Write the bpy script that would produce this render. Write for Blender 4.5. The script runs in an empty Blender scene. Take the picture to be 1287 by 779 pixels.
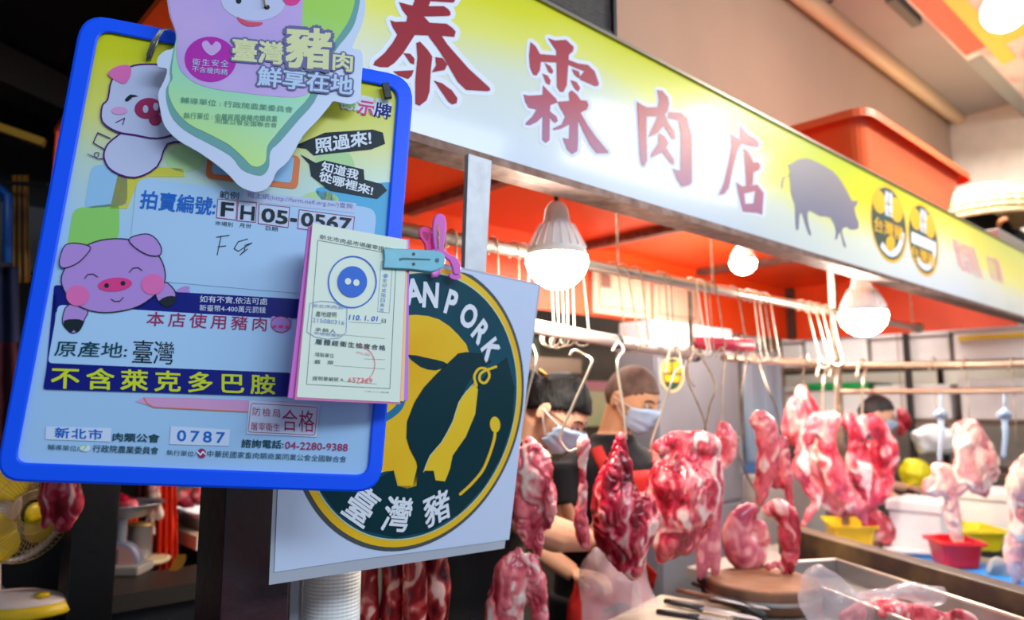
import bpy, bmesh, math, random
from mathutils import Vector, Matrix, noise
from mathutils.geometry import delaunay_2d_cdt
random.seed(7)
SC = bpy.context.scene
COL = SC.collection
PI = math.pi
# ------------------------------------------------------------------ camera
FPX, CX, CY = 920.0, 643.5, 389.5
CAM = Vector((0, 0, 1.55))
_pitch = math.atan(118.5 / FPX); _yaw = math.atan2(.6762, .7367)
FW = Vector((math.sin(_yaw) * math.cos(_pitch), math.cos(_yaw) * math.cos(_pitch), math.sin(_pitch)))
RT = Vector((math.cos(_yaw), -math.sin(_yaw), 0)); UP = RT.cross(FW)
cd = bpy.data.cameras.new('camera'); cam = bpy.data.objects.new('camera', cd); COL.objects.link(cam)
cd.sensor_fit = 'HORIZONTAL'; cd.sensor_width = 36; cd.lens = 36 * FPX / 1287
cam.matrix_world = Matrix(((RT.x, UP.x, -FW.x, 0), (RT.y, UP.y, -FW.y, 0), (RT.z, UP.z, -FW.z, CAM.z), (0, 0, 0, 1)))
cd.clip_start = .02; cd.clip_end = 60
cd.dof.use_dof = True; cd.dof.focus_distance = 1.12; cd.dof.aperture_fstop = 2.9
SC.camera = cam
# ------------------------------------------------------------------ world, lights, exposure
SC.view_settings.view_transform = 'Standard'; SC.view_settings.look = 'None'
SC.view_settings.exposure = 0.24; SC.view_settings.gamma = 1.0; SC.view_settings.use_curve_mapping = False
SC.cycles.use_denoising = True
SC.cycles.max_bounces = 6
w = bpy.data.worlds.new('hall_light'); SC.world = w; w.use_nodes = True
w.node_tree.nodes['Background'].inputs[0].default_value = (.62, .78, 1.0, 1); w.node_tree.nodes['Background'].inputs[1].default_value = .36
def lamp(name, kind, loc, power, color=(1, 1, 1), size=.5, size_y=None, target=None):
    l = bpy.data.lights.new(name, kind); l.energy = power; l.color = color
    if kind == 'AREA':
        l.size = size
        if size_y: l.shape = 'RECTANGLE'; l.size_y = size_y
    elif kind == 'POINT': l.shadow_soft_size = size
    o = bpy.data.objects.new(name, l); COL.objects.link(o); o.location = loc
    if target is not None:
        o.rotation_euler = (Vector(target) - Vector(loc)).to_track_quat('-Z', 'Y').to_euler()
    return o
lamp('aisle_fill_light', 'AREA', (.35, -1.9, 3.0), 46, (.68, .84, 1.0), 1.8, .5, (.45, 1.0, 1.7))  # added lamp without a fixture, stands in for cool daylight on the board
lamp('aisle_fill_light', 'AREA', (2.6, -2.0, 3.4), 28, (.86, .92, 1.0), 2.2, .5, (2.4, 1.3, 1.7))  # second added fill, unseen, for the sign and counter front
lamp('aisle_fill_light', 'AREA', (5.0, -1.2, 3.6), 45, (1, .93, .84), 2.2, .5, (4.6, 1.6, 1.6))  # warm unseen fill, added for the far end of the stall
lamp('canopy_fill_light', 'AREA', (2.7, 2.1, 2.36), 38, (1, .93, .84), 2.2, .5, (2.7, 1.7, 0))  # no fixture here: added under the canopy to keep the meat bright
lamp('shelf_fill_light', 'AREA', (5.6, 1.9, 3.5), 150, (1, .97, .92), 1.6, 1.2, (6.0, 2.0, 1.0))  # invented source, added to whiten the far shelf and its boxes
# ------------------------------------------------------------------ pixel rays (the photograph's frame, 1287 x 779)
def ray(px, py): return FW + RT * ((px - CX) / FPX) + UP * ((CY - py) / FPX)
def onY(px, py, Y): r = ray(px, py); return CAM + r * (Y / r.y)
def onX(px, py, X): r = ray(px, py); return CAM + r * (X / r.x)
def onZ(px, py, Z): r = ray(px, py); return CAM + r * ((Z - CAM.z) / r.z)
def atd(px, py, d): return CAM + ray(px, py) * d
class Plane:
    def __init__(s, c, n):
        s.c = Vector(c); s.n = Vector(n).normalized(); s.r = s.n.cross(Vector((0, 0, 1))).normalized(); s.u = s.r.cross(s.n)
    def __call__(s, px, py, off=0.0):
        r = ray(px, py); c = s.c - s.n * off
        return CAM + r * ((c - CAM).dot(s.n) / r.dot(s.n))
    def uv(s, p): q = Vector(p) - s.c; return (q.dot(s.r), q.dot(s.u))
    def at(s, a, b, off=0.0): return s.c + s.r * a + s.u * b - s.n * off
# ------------------------------------------------------------------ materials
MATS = {}
def hexc(c):
    if isinstance(c, str):
        c = c.lstrip('#'); v = [int(c[i:i + 2], 16) / 255 for i in (0, 2, 4)]
        return tuple(x / 12.92 if x <= .04045 else ((x + .055) / 1.055) ** 2.4 for x in v)
    return c
def mat(name, color, rough=.5, metal=0.0, spec=.5, var=0.0, vscale=8.0, bump=0.0, bscale=40.0, emit=0.0, trans=0.0, alpha=1.0, coat=0.0, sss=0.0, color2=None, stretch=None, thr=None):
    if name in MATS: return MATS[name]
    m = bpy.data.materials.new(name); m.use_nodes = True; nt = m.node_tree; b = nt.nodes['Principled BSDF']
    c = hexc(color); b.inputs['Base Color'].default_value = (*c, 1); b.inputs['Roughness'].default_value = rough
    b.inputs['Metallic'].default_value = metal; b.inputs['Specular IOR Level'].default_value = spec
    b.inputs['Transmission Weight'].default_value = trans; b.inputs['Alpha'].default_value = alpha; b.inputs['Coat Weight'].default_value = coat
    b.inputs['Coat Roughness'].default_value = .08
    if sss: b.inputs['Subsurface Weight'].default_value = sss; b.inputs['Subsurface Radius'].default_value = (.02, .006, .004)
    if emit: b.inputs['Emission Color'].default_value = (*c, 1); b.inputs['Emission Strength'].default_value = emit
    if var or bump or color2:
        tc = nt.nodes.new('ShaderNodeTexCoord'); src = tc.outputs['Object']
        if stretch:
            mp = nt.nodes.new('ShaderNodeMapping'); mp.inputs['Scale'].default_value = stretch; nt.links.new(src, mp.inputs[0]); src = mp.outputs[0]
    if var or color2:
        n = nt.nodes.new('ShaderNodeTexNoise'); n.inputs['Scale'].default_value = vscale; n.inputs['Detail'].default_value = 6; nt.links.new(src, n.inputs['Vector'])
        rp = nt.nodes.new('ShaderNodeValToRGB'); lo, hi = thr or (.3, .7)
        rp.color_ramp.elements[0].position = lo; rp.color_ramp.elements[1].position = hi
        c2 = hexc(color2) if color2 else tuple(min(1, x * (1 + var)) for x in c)
        c1 = c if color2 else tuple(x * (1 - var) for x in c)
        rp.color_ramp.elements[0].color = (*c1, 1); rp.color_ramp.elements[1].color = (*c2, 1)
        nt.links.new(n.outputs[0], rp.inputs[0]); nt.links.new(rp.outputs[0], b.inputs['Base Color'])
    if bump:
        n2 = nt.nodes.new('ShaderNodeTexNoise'); n2.inputs['Scale'].default_value = bscale; n2.inputs['Detail'].default_value = 4; nt.links.new(src, n2.inputs['Vector'])
        bp = nt.nodes.new('ShaderNodeBump'); bp.inputs['Strength'].default_value = bump; bp.inputs['Distance'].default_value = .01
        nt.links.new(n2.outputs[0], bp.inputs['Height']); nt.links.new(bp.outputs[0], b.inputs['Normal'])
    MATS[name] = m; return m
def ramp_mat(name, axis, stops, rough=.4, wobble=0.0, wscale=3.0, coat=0.0, tilt=None):
    """printed colour gradient along an object axis (metres)"""
    if name in MATS: return MATS[name]
    m = bpy.data.materials.new(name); m.use_nodes = True; nt = m.node_tree; b = nt.nodes['Principled BSDF']
    b.inputs['Roughness'].default_value = rough; b.inputs['Coat Weight'].default_value = coat; b.inputs['Coat Roughness'].default_value = .12
    tc = nt.nodes.new('ShaderNodeTexCoord'); dt = nt.nodes.new('ShaderNodeVectorMath'); dt.operation = 'DOT_PRODUCT'
    nt.links.new(tc.outputs['Object'], dt.inputs[0]); dt.inputs[1].default_value = axis; out = dt.outputs['Value']
    if wobble:
        n = nt.nodes.new('ShaderNodeTexNoise'); n.inputs['Scale'].default_value = wscale; n.inputs['Detail'].default_value = 1; nt.links.new(tc.outputs['Object'], n.inputs['Vector'])
        ma = nt.nodes.new('ShaderNodeMath'); ma.operation = 'MULTIPLY_ADD'; nt.links.new(n.outputs[0], ma.inputs[0]); ma.inputs[1].default_value = wobble; nt.links.new(out, ma.inputs[2]); out = ma.outputs[0]
    lo, hi = stops[0][0], stops[-1][0]
    mr = nt.nodes.new('ShaderNodeMapRange'); mr.inputs['From Min'].default_value = lo; mr.inputs['From Max'].default_value = hi; nt.links.new(out, mr.inputs[0])
    rp = nt.nodes.new('ShaderNodeValToRGB'); e = rp.color_ramp.elements
    while len(e) < len(stops): e.new(.5)
    for i, (p, c) in enumerate(stops): e[i].position = (p - lo) / (hi - lo); e[i].color = (*hexc(c), 1)
    nt.links.new(mr.outputs[0], rp.inputs[0]); nt.links.new(rp.outputs[0], b.inputs['Base Color'])
    MATS[name] = m; return m
# ------------------------------------------------------------------ objects
ORG = {}
def tag(o, label=None, cat=None, group=None, kind=None):
    if label: o['label'] = label
    if cat: o['category'] = cat
    if group: o['group'] = group
    if kind: o['kind'] = kind
    return o
def thing(name, label, cat, loc, group=None):
    o = bpy.data.objects.new(name, None); COL.objects.link(o); o.location = loc; o.empty_display_size = .05; ORG[o.name] = Vector(loc)
    return tag(o, label, cat, group)
class MB:
    """collects shapes into one mesh, in world coordinates"""
    def __init__(s): s.v = []; s.f = []
    def add(s, v, f):
        b = len(s.v); s.v += [Vector(x) for x in v]; s.f += [tuple(i + b for i in q) for q in f]; return s
    def box(s, lo, hi, M=None):
        x0, y0, z0 = lo; x1, y1, z1 = hi
        v = [Vector(p) for p in ((x0, y0, z0), (x1, y0, z0), (x1, y1, z0), (x0, y1, z0), (x0, y0, z1), (x1, y0, z1), (x1, y1, z1), (x0, y1, z1))]
        if M is not None: v = [M @ p for p in v]
        return s.add(v, [(0, 3, 2, 1), (4, 5, 6, 7), (0, 1, 5, 4), (1, 2, 6, 5), (2, 3, 7, 6), (3, 0, 4, 7)])
    def hexa(s, a, b): # two quads of 4 points
        return s.add(list(a) + list(b), [(0, 3, 2, 1), (4, 5, 6, 7), (0, 1, 5, 4), (1, 2, 6, 5), (2, 3, 7, 6), (3, 0, 4, 7)])
    def beam(s, p, q, w, h, up=(0, 0, 1)):
        p, q = Vector(p), Vector(q); d = (q - p).normalized(); u = Vector(up); r = d.cross(u).normalized() * (w / 2); u = r.cross(d).normalized() * (h / 2)
        return s.hexa([p - r - u, p + r - u, p + r + u, p - r + u], [q - r - u, q + r - u, q + r + u, q - r + u])
    def tube(s, pts, rad, seg=10, cap=True, flat=None, flatdir=None):
        pts = [Vector(p) for p in pts]; n = len(pts); rad = [rad] * n if not hasattr(rad, '__len__') else rad
        ref = None; b = len(s.v)
        for i in range(n):
            d = (pts[min(i + 1, n - 1)] - pts[max(i - 1, 0)])
            d = d.normalized() if d.length > 1e-9 else Vector((0, 0, 1))
            if flatdir is not None:
                a = Vector(flatdir); a = a - d * a.dot(d)
                a = a.normalized() if a.length > 1e-4 else d.orthogonal().normalized()
            elif ref is None: a = d.orthogonal().normalized()
            else:
                a = ref - d * ref.dot(d); a = a.normalized() if a.length > 1e-6 else d.orthogonal().normalized()
            ref = a; c = d.cross(a); fl = flat if flat else 1
            for k in range(seg):
                t = 2 * PI * k / seg; s.v.append(pts[i] + a * (math.cos(t) * rad[i] * fl) + c * (math.sin(t) * rad[i]))
        for i in range(n - 1):
            for k in range(seg):
                k2 = (k + 1) % seg; s.f.append((b + i * seg + k, b + i * seg + k2, b + (i + 1) * seg + k2, b + (i + 1) * seg + k))
        if cap: s.f.append(tuple(b + k for k in reversed(range(seg)))); s.f.append(tuple(b + (n - 1) * seg + k for k in range(seg)))
        return s
    def lathe(s, c, prof, seg=28, axis=(0, 0, 1), cap=True):
        c = Vector(c); ax = Vector(axis).normalized(); a = ax.orthogonal().normalized(); bq = ax.cross(a); b = len(s.v)
        for r, z in prof:
            for k in range(seg):
                t = 2 * PI * k / seg; s.v.append(c + ax * z + (a * math.cos(t) + bq * math.sin(t)) * max(r, 1e-5))
        for i in range(len(prof) - 1):
            for k in range(seg):
                k2 = (k + 1) % seg; s.f.append((b + i * seg + k, b + i * seg + k2, b + (i + 1) * seg + k2, b + (i + 1) * seg + k))
        if cap: s.f.append(tuple(b + k for k in reversed(range(seg)))); s.f.append(tuple(b + (len(prof) - 1) * seg + k for k in range(seg)))
        return s
    def prism(s, poly, ext): # poly of 3D points, extruded by vector
        n = len(poly); ext = Vector(ext); v = [Vector(p) for p in poly]; v += [p + ext for p in v]
        return s.add(v, [tuple(range(n)), tuple(reversed(range(n, 2 * n)))] + [(i, i + n, (i + 1) % n + n, (i + 1) % n) for i in range(n)])
    def ball(s, c, r, seg=16, rings=10, sc=(1, 1, 1)):
        c = Vector(c); b = len(s.v)
        for i in range(rings + 1):
            ph = PI * i / rings
            for k in range(seg):
                t = 2 * PI * k / seg; s.v.append(c + Vector((math.sin(ph) * math.cos(t) * r * sc[0], math.sin(ph) * math.sin(t) * r * sc[1], math.cos(ph) * r * sc[2])))
        for i in range(rings):
            for k in range(seg):
                k2 = (k + 1) % seg; s.f.append((b + i * seg + k, b + (i + 1) * seg + k, b + (i + 1) * seg + k2, b + i * seg + k2))
        return s
    def build(s, name, m, parent=None, smooth=False, org=None, bevel=0.0, recalc=True, merge=False):
        if parent is not None: o0 = ORG[parent.name]
        elif org is not None: o0 = Vector(org)
        else:
            lo = [min(v[i] for v in s.v) for i in range(3)]; hi = [max(v[i] for v in s.v) for i in range(3)]
            o0 = Vector(((lo[0] + hi[0]) / 2, (lo[1] + hi[1]) / 2, lo[2]))
        me = bpy.data.meshes.new(name); me.from_pydata([v - o0 for v in s.v], [], s.f)
        if recalc or merge:
            bm = bmesh.new(); bm.from_mesh(me)
            if merge: bmesh.ops.remove_doubles(bm, verts=bm.verts, dist=1e-5)
            bmesh.ops.recalc_face_normals(bm, faces=bm.faces); bm.to_mesh(me); bm.free()
        if smooth: me.polygons.foreach_set('use_smooth', [True] * len(me.polygons))
        if isinstance(m, (list, tuple)):
            for x in m: me.materials.append(x)
        elif m: me.materials.append(m)
        o = bpy.data.objects.new(name, me); COL.objects.link(o); ORG[o.name] = o0
        if parent is not None: o.parent = parent
        else: o.location = o0
        if bevel:
            bv = o.modifiers.new('bevel', 'BEVEL'); bv.width = bevel; bv.segments = 2; bv.limit_method = 'ANGLE'
        return o
def struct(o): o['kind'] = 'structure'; return o
def smooth_poly(pts, n=4, closed=True):
    out = []; N = len(pts)
    for i in range(N if closed else N - 1):
        g = (lambda j: pts[j % N]) if closed else (lambda j: pts[max(0, min(N - 1, j))])
        p0, p1, p2, p3 = g(i - 1), g(i), g(i + 1), g(i + 2)
        for k in range(n):
            t = k / n
            out.append(tuple(.5 * (2 * p1[a] + (p2[a] - p0[a]) * t + (2 * p0[a] - 5 * p1[a] + 4 * p2[a] - p3[a]) * t * t + (3 * p1[a] - p0[a] - 3 * p2[a] + p3[a]) * t ** 3) for a in range(len(p1))))
    if not closed: out.append(tuple(pts[-1]))
    return out
# 2-D print work in the photograph's pixels, laid onto a plane of the scene
def cr(pts, scale, ox, oy): return [(x / scale + ox, y / scale + oy) for x, y in pts]
def stroke(pts, w, closed=False):
    out = []; P = list(pts) + ([pts[0]] if closed else [])
    for (x0, y0), (x1, y1) in zip(P[:-1], P[1:]):
        L = math.hypot(x1 - x0, y1 - y0)
        if L < 1e-6: continue
        nx, ny = -(y1 - y0) / L * w / 2, (x1 - x0) / L * w / 2
        out.append([(x0 + nx, y0 + ny), (x1 + nx, y1 + ny), (x1 - nx, y1 - ny), (x0 - nx, y0 - ny)])
    for x, y in P: out.append([(x + w / 2 * math.cos(k * PI / 4), y + w / 2 * math.sin(k * PI / 4)) for k in range(8)])
    return out
def ell(cx, cy, rx, ry, n=28, rot=0.0, a0=0, a1=360):
    c, s = math.cos(math.radians(rot)), math.sin(math.radians(rot)); full = abs(a1 - a0) >= 360; out = []
    for k in range(n if full else n + 1):
        t = math.radians(a0 + (a1 - a0) * k / n); x, y = rx * math.cos(t), ry * math.sin(t); out.append((cx + x * c - y * s, cy + x * s + y * c))
    return out
def rrect(q, r, n=4):
    """rounded quad from 4 corner points"""
    out = []
    for i in range(4):
        p, a, b = Vector(q[i]), Vector(q[i - 1]), Vector(q[(i + 1) % 4])
        pa = p + (a - p).normalized() * r; pb = p + (b - p).normalized() * r
        for k in range(n + 1):
            t = k / n; out.append(tuple(pa * (1 - t) ** 2 + p * (2 * t * (1 - t)) + pb * t * t))
    return out
LAY = .00045
def ink(name, polys, pl, layer, m, parent, thick=0.0):
    b = MB()
    if thick:
        for P in polys: b.prism([pl(x, y, layer * LAY) for x, y in P], -pl.n * thick)
    else:
        V, F = [], []
        for P in polys:
            if sum(P[i - 1][0] * P[i][1] - P[i][0] * P[i - 1][1] for i in range(len(P))) < 0: P = P[::-1]
            F.append(list(range(len(V), len(V) + len(P)))); V += [Vector((x, y)) for x, y in P]
        r = delaunay_2d_cdt(V, [], F, 1, 1e-4)
        b.add([pl(v.x, v.y, layer * LAY) for v in r[0]], [tuple(f) for f, o in zip(r[2], r[5]) if o])
    return b.build(name, m, parent, recalc=bool(thick))
def text_geo(s, bold=0.0, res=2, space=1.0):
    c = bpy.data.curves.new('t', 'FONT'); c.body = s; c.size = 1; c.resolution_u = res; c.offset = bold; c.space_character = space
    o = bpy.data.objects.new('t', c); COL.objects.link(o); me = o.to_mesh()
    v = [x.co.copy() for x in me.vertices]; f = [tuple(p.vertices) for p in me.polygons]
    o.to_mesh_clear(); bpy.data.objects.remove(o); bpy.data.curves.remove(c); return v, f
def text(s, bl, br, tl, pl, layer, m, parent, name='lettering', bold=0.0, res=2, space=1.0):
    v, f = text_geo(s, 0, res, space)
    x0 = min(p.x for p in v); x1 = max(p.x for p in v); y0 = min(p.y for p in v); y1 = max(p.y for p in v)
    O = pl(*bl, layer * LAY); X = pl(*br, layer * LAY) - O; Y = pl(*tl, layer * LAY) - O; b = MB()
    for i, (dx, dy) in enumerate(bold_offsets(bold)):
        l = -pl.n * (i * .00002)
        b.add([O + l + X * ((p.x + dx - x0) / (x1 - x0)) + Y * ((p.y + dy - y0) / (y1 - y0)) for p in v], f)
    return b.build(name, m, parent, recalc=False)
def bold_offsets(bold):
    if not bold: return [(0, 0)]
    n = 4 if bold < .05 else 10
    return [(bold * math.cos(2 * PI * (k + .5) / n), bold * math.sin(2 * PI * (k + .5) / n)) for k in range(n)]
def copy_tree(o, parent=None, **kw):
    c = o.copy(); COL.objects.link(c); c.parent = parent; ORG[c.name] = ORG[o.name]
    for ch in list(o.children): copy_tree(ch, c)
    return c
# ------------------------------------------------------------------ the setting
M_dark = mat('dark_hall', (.012, .012, .013), .8)
M_beige = mat('beige_paint', '#a48a76', .55, var=.06, vscale=1.5)
M_grey = mat('grey_paint', '#9a9490', .5, var=.06, vscale=1.5)
M_orange = mat('orange_sheet', '#ff5418', .45, var=.05, vscale=2)
M_rust = mat('rusty_steel', '#8a7066', .5, metal=.4, color2='#5e3c30', vscale=26, bump=.2)
M_steel = mat('steel', '#b9bcc2', .38, metal=.85, var=.08, vscale=20)
M_bar = mat('bar_steel', '#d6c6b8', .3, metal=.8)
M_black = mat('black_paint', '#16171a', .45, bump=.1)
struct(MB().box((-6, -4, -.1), (14, 9, 0)).build('floor', mat('wet_floor', '#3a3634', .3, var=.2, vscale=2, bump=.1)))
struct(MB().box((-6, 1.4, 4.1), (14, 9, 4.3)).build('ceiling', M_grey))
struct(MB().box((1.0, 2.0, 2.62), (14, 2.12, 4.1)).build('wall_back', M_beige))
struct(MB().box((-6, 5.2, 0), (14, 5.3, 4.1)).build('wall_far', mat('far_wall', '#4a4038', .7, var=.3, vscale=3)))
struct(MB().box((-2.2, 1.5, 0), (-2.1, 5.2, 4.1)).build('wall_left', M_dark))
struct(MB().box((-2.2, 1.35, 2.9), (.99, 5.2, 3.0)).build('trim_1', M_dark))
struct(MB().box((-2.2, 4.4, 0), (.99, 4.5, 2.9)).build('trim_2', M_dark))
struct(MB().tube([(0.9, 1.93, 4.06), (14, 1.93, 4.12)], .06, 12).build('trim_3', mat('cream_pipe', '#cdb58f', .35), smooth=True))
# dark rafters and coloured strips of the hall at the upper left
struct(MB().beam((-1.6, 2.0, 2.80), (.9, 3.6, 2.80), .16, .14).build('trim_4', mat('dark_rafter', '#1c1917', .6)))
struct(MB().beam(atd(-40, 0, 3.2), atd(110, 52, 3.0), .03, .03).build('trim_5', mat('red_strip', '#7a1414', .5)))
struct(MB().beam(atd(-60, 140, 2.8), atd(56, 180, 2.9), .035, .03).build('trim_6', mat('yellow_strip', '#c08a10', .45)))
struct(MB().beam(atd(140, 8, 2.7), atd(300, 75, 2.6), .05, .05).build('trim_7', mat('amber_strip', '#a06a1c', .45)))
# ------------------------------------------------------------------ stall canopy
XL, XR, YF, YB, ZB, ZT = .45, 5.9, 1.12, 2.66, 2.065, 2.467
cn = thing('stall_canopy', 'orange painted sheet canopy with rusty cross beams over the meat rail', 'canopy', (2.9, 1.9, 2.05))
MB().box((XL, 1.162, 2.425), (5.36, 2.70, 2.445)).build('roof_sheet', M_orange, cn)
MB().box((XL, 2.66, 2.035), (5.33, 2.68, 2.425)).build('back_panel', M_orange, cn)
MB().box((5.30, 1.191, 2.03), (5.32, 2.66, 2.425)).build('end_panel', M_orange, cn)
for x in (.66, 1.81, 2.95, 4.1): MB().box((x - .025, 1.163, 2.385), (x + .025, 2.655, 2.424)).build('cross_beam', M_rust, cn)
MB().box((XL, 1.161, 2.046), (5.9, 1.19, 2.066)).build('front_angle', M_rust, cn)
MB().box((XL, 1.112, 2.046), (5.95, 1.16, 2.064)).build('sign_edge', M_rust, cn)
MB().box((5.27, 2.60, 2.04), (5.31, 2.655, 2.42)).build('corner_post', mat('dark_post', '#4a3c36', .5), cn)
# ------------------------------------------------------------------ posts
def post(label, lo, hi, m, name='stall_post'):
    o = MB().box(lo, hi).build(name, m, bevel=.004); return tag(o, label, 'post')
M_post = mat('post_paint', '#262b34', .35, color2='#3a1c20', vscale=3, bump=.15, thr=(.45, .6))
post('dark painted square front post under the left end of the shop sign', (.475, 1.195, 0), (.59, 1.31, 2.045), M_post)
post('black square rear post between the desk fan and the dial scale', (.44, 2.02, 0), (.54, 2.12, 2.384), mat('post_black', '#0c0c0d', .35, bump=.1))
pz = onY(991, 425, 2.75)
post('brown wooden post behind the far right hooks', (5.16, 2.70, 0), (5.27, 2.80, 2.4), mat('brown_wood', '#9b7d62', .6, var=.15, vscale=8, stretch=(1, 1, .2)))
# steel strap hanging from the sign's lower edge
b = MB(); p = [onY(589, 193, 1.09), onY(618, 202, 1.09)]; q = [onY(583, 370, 1.075), onY(609, 370, 1.075)]
b.hexa([p[0], p[1], p[1] + Vector((0, .012, 0)), p[0] + Vector((0, .012, 0))], [q[0], q[1], q[1] + Vector((0, .012, 0)), q[0] + Vector((0, .012, 0))])
tag(b.build('steel_strap', mat('galvanised', '#aab0b8', .42, metal=.5, var=.12, vscale=30)), 'flat grey steel strap hanging from the sign edge beside the pink clothespin', 'strap')
# ------------------------------------------------------------------ shop sign
SP = Plane((2.5, 1.12, 2.26), (0, 1, 0))
sg = thing('shop_sign', 'long yellow and white signboard with red brush characters along the stall front', 'sign', (3.1, 1.16, 2.065))
M_sign = bpy.data.materials.new('sign_print'); M_sign.use_nodes = True
nt = M_sign.node_tree; bs = nt.nodes['Principled BSDF']; bs.inputs['Roughness'].default_value = .3; bs.inputs['Specular IOR Level'].default_value = .35; bs.inputs['Coat Weight'].default_value = .45; bs.inputs['Coat Roughness'].default_value = .09
tc = nt.nodes.new('ShaderNodeTexCoord'); sx = nt.nodes.new('ShaderNodeSeparateXYZ'); nt.links.new(tc.outputs['Object'], sx.inputs[0])
def mth(op, a, b_=None, c=None):
    n = nt.nodes.new('ShaderNodeMath'); n.operation = op
    for i, v in enumerate((a, b_, c)):
        if v is None: continue
        if isinstance(v, (int, float)): n.inputs[i].default_value = v
        else: nt.links.new(v, n.inputs[i])
    return n.outputs[0]
wav = mth('SINE', mth('MULTIPLY_ADD', sx.outputs[0], 2.6, 9.1))
hgt = mth('MULTIPLY_ADD', wav, .07, sx.outputs[2])
nz = nt.nodes.new('ShaderNodeTexNoise'); nz.inputs['Scale'].default_value = 2.5; nz.inputs['Detail'].default_value = 1; nt.links.new(tc.outputs['Object'], nz.inputs['Vector'])
hgt = mth('MULTIPLY_ADD', nz.outputs[0], .10, hgt)
mr = nt.nodes.new('ShaderNodeMapRange'); mr.inputs['From Min'].default_value = .0; mr.inputs['From Max'].default_value = .50; nt.links.new(hgt, mr.inputs[0])
rp = nt.nodes.new('ShaderNodeValToRGB'); e = rp.color_ramp.elements
for _ in range(3): e.new(.5)
for i, (p_, c_) in enumerate(((0, '#cfdaea'), (.40, '#dbe0d0'), (.58, '#e8e468'), (.74, '#e0da10'), (1, '#c2cc00'))): e[i].position = p_; e[i].color = (*hexc(c_), 1)
nt.links.new(mr.outputs[0], rp.inputs[0]); nt.links.new(rp.outputs[0], bs.inputs['Base Color'])
MB().box((XL, 1.12, ZB), (XR, 1.16, ZT)).build('sign_face', M_sign, sg)
MB().box((XL, 1.112, ZT), (XR, 1.165, ZT + .008)).build('sign_top_edge', mat('alu_edge', '#8c8274', .35, metal=.7), sg)
M_wht = mat('print_white', '#e4e8f2', .45, spec=.3)
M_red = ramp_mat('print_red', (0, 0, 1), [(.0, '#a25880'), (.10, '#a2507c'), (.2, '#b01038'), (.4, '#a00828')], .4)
M_red1 = mat('print_red_deep', '#980424', .45, spec=.3)
def glyph(polys, sc, ox, oy, m, ow=10, n=3):
    P = [cr(q, sc, ox, oy) for q in polys]
    o = []
    for q in P: o += [q] + stroke(q, ow, True)
    ink('character_outline', o, SP, 1, M_wht, sg)
    ink('character', P, SP, 3, m, sg)
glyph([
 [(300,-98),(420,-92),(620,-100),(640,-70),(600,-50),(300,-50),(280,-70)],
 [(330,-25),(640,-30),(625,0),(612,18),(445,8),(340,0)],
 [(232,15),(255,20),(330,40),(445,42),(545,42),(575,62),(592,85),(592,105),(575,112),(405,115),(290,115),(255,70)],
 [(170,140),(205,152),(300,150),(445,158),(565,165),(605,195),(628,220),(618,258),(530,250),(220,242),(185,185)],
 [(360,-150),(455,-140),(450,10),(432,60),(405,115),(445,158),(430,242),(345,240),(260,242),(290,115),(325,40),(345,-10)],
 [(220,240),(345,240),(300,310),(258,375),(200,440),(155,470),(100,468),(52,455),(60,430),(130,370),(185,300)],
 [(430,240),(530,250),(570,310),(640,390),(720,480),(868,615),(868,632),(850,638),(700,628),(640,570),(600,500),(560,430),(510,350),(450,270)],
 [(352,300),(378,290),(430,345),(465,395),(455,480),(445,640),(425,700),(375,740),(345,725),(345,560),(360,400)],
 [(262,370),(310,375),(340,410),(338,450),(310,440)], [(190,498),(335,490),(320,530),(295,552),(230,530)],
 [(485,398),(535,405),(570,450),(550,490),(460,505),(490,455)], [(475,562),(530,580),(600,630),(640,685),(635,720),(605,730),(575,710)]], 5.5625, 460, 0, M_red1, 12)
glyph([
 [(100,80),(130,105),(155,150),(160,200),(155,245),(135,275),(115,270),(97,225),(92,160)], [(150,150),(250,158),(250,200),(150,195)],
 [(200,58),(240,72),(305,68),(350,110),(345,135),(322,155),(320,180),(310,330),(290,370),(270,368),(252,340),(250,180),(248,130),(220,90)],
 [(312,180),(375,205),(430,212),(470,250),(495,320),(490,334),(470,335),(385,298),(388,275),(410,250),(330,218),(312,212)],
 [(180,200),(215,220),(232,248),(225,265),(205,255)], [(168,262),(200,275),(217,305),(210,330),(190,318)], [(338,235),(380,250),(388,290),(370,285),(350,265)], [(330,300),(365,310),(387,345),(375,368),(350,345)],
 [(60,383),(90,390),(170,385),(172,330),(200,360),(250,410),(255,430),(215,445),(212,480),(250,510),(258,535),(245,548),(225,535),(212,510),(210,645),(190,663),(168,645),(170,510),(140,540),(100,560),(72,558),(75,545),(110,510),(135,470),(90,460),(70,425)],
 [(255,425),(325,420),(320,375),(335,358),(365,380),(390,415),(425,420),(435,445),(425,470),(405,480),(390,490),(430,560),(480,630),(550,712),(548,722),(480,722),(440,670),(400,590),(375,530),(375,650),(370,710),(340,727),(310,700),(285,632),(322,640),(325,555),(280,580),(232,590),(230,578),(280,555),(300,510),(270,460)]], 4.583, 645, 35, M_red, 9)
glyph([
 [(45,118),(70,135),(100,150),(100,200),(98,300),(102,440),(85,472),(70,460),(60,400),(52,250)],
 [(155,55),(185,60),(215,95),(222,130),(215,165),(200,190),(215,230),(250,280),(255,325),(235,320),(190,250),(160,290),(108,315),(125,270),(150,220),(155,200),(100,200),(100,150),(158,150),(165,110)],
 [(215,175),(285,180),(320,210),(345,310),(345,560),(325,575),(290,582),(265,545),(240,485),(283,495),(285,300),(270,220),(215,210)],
 [(165,290),(195,305),(218,345),(205,370),(248,435),(248,465),(225,450),(185,395),(120,425),(125,400),(160,350)]], 4.326, 790, 100, M_red, 7)
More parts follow.
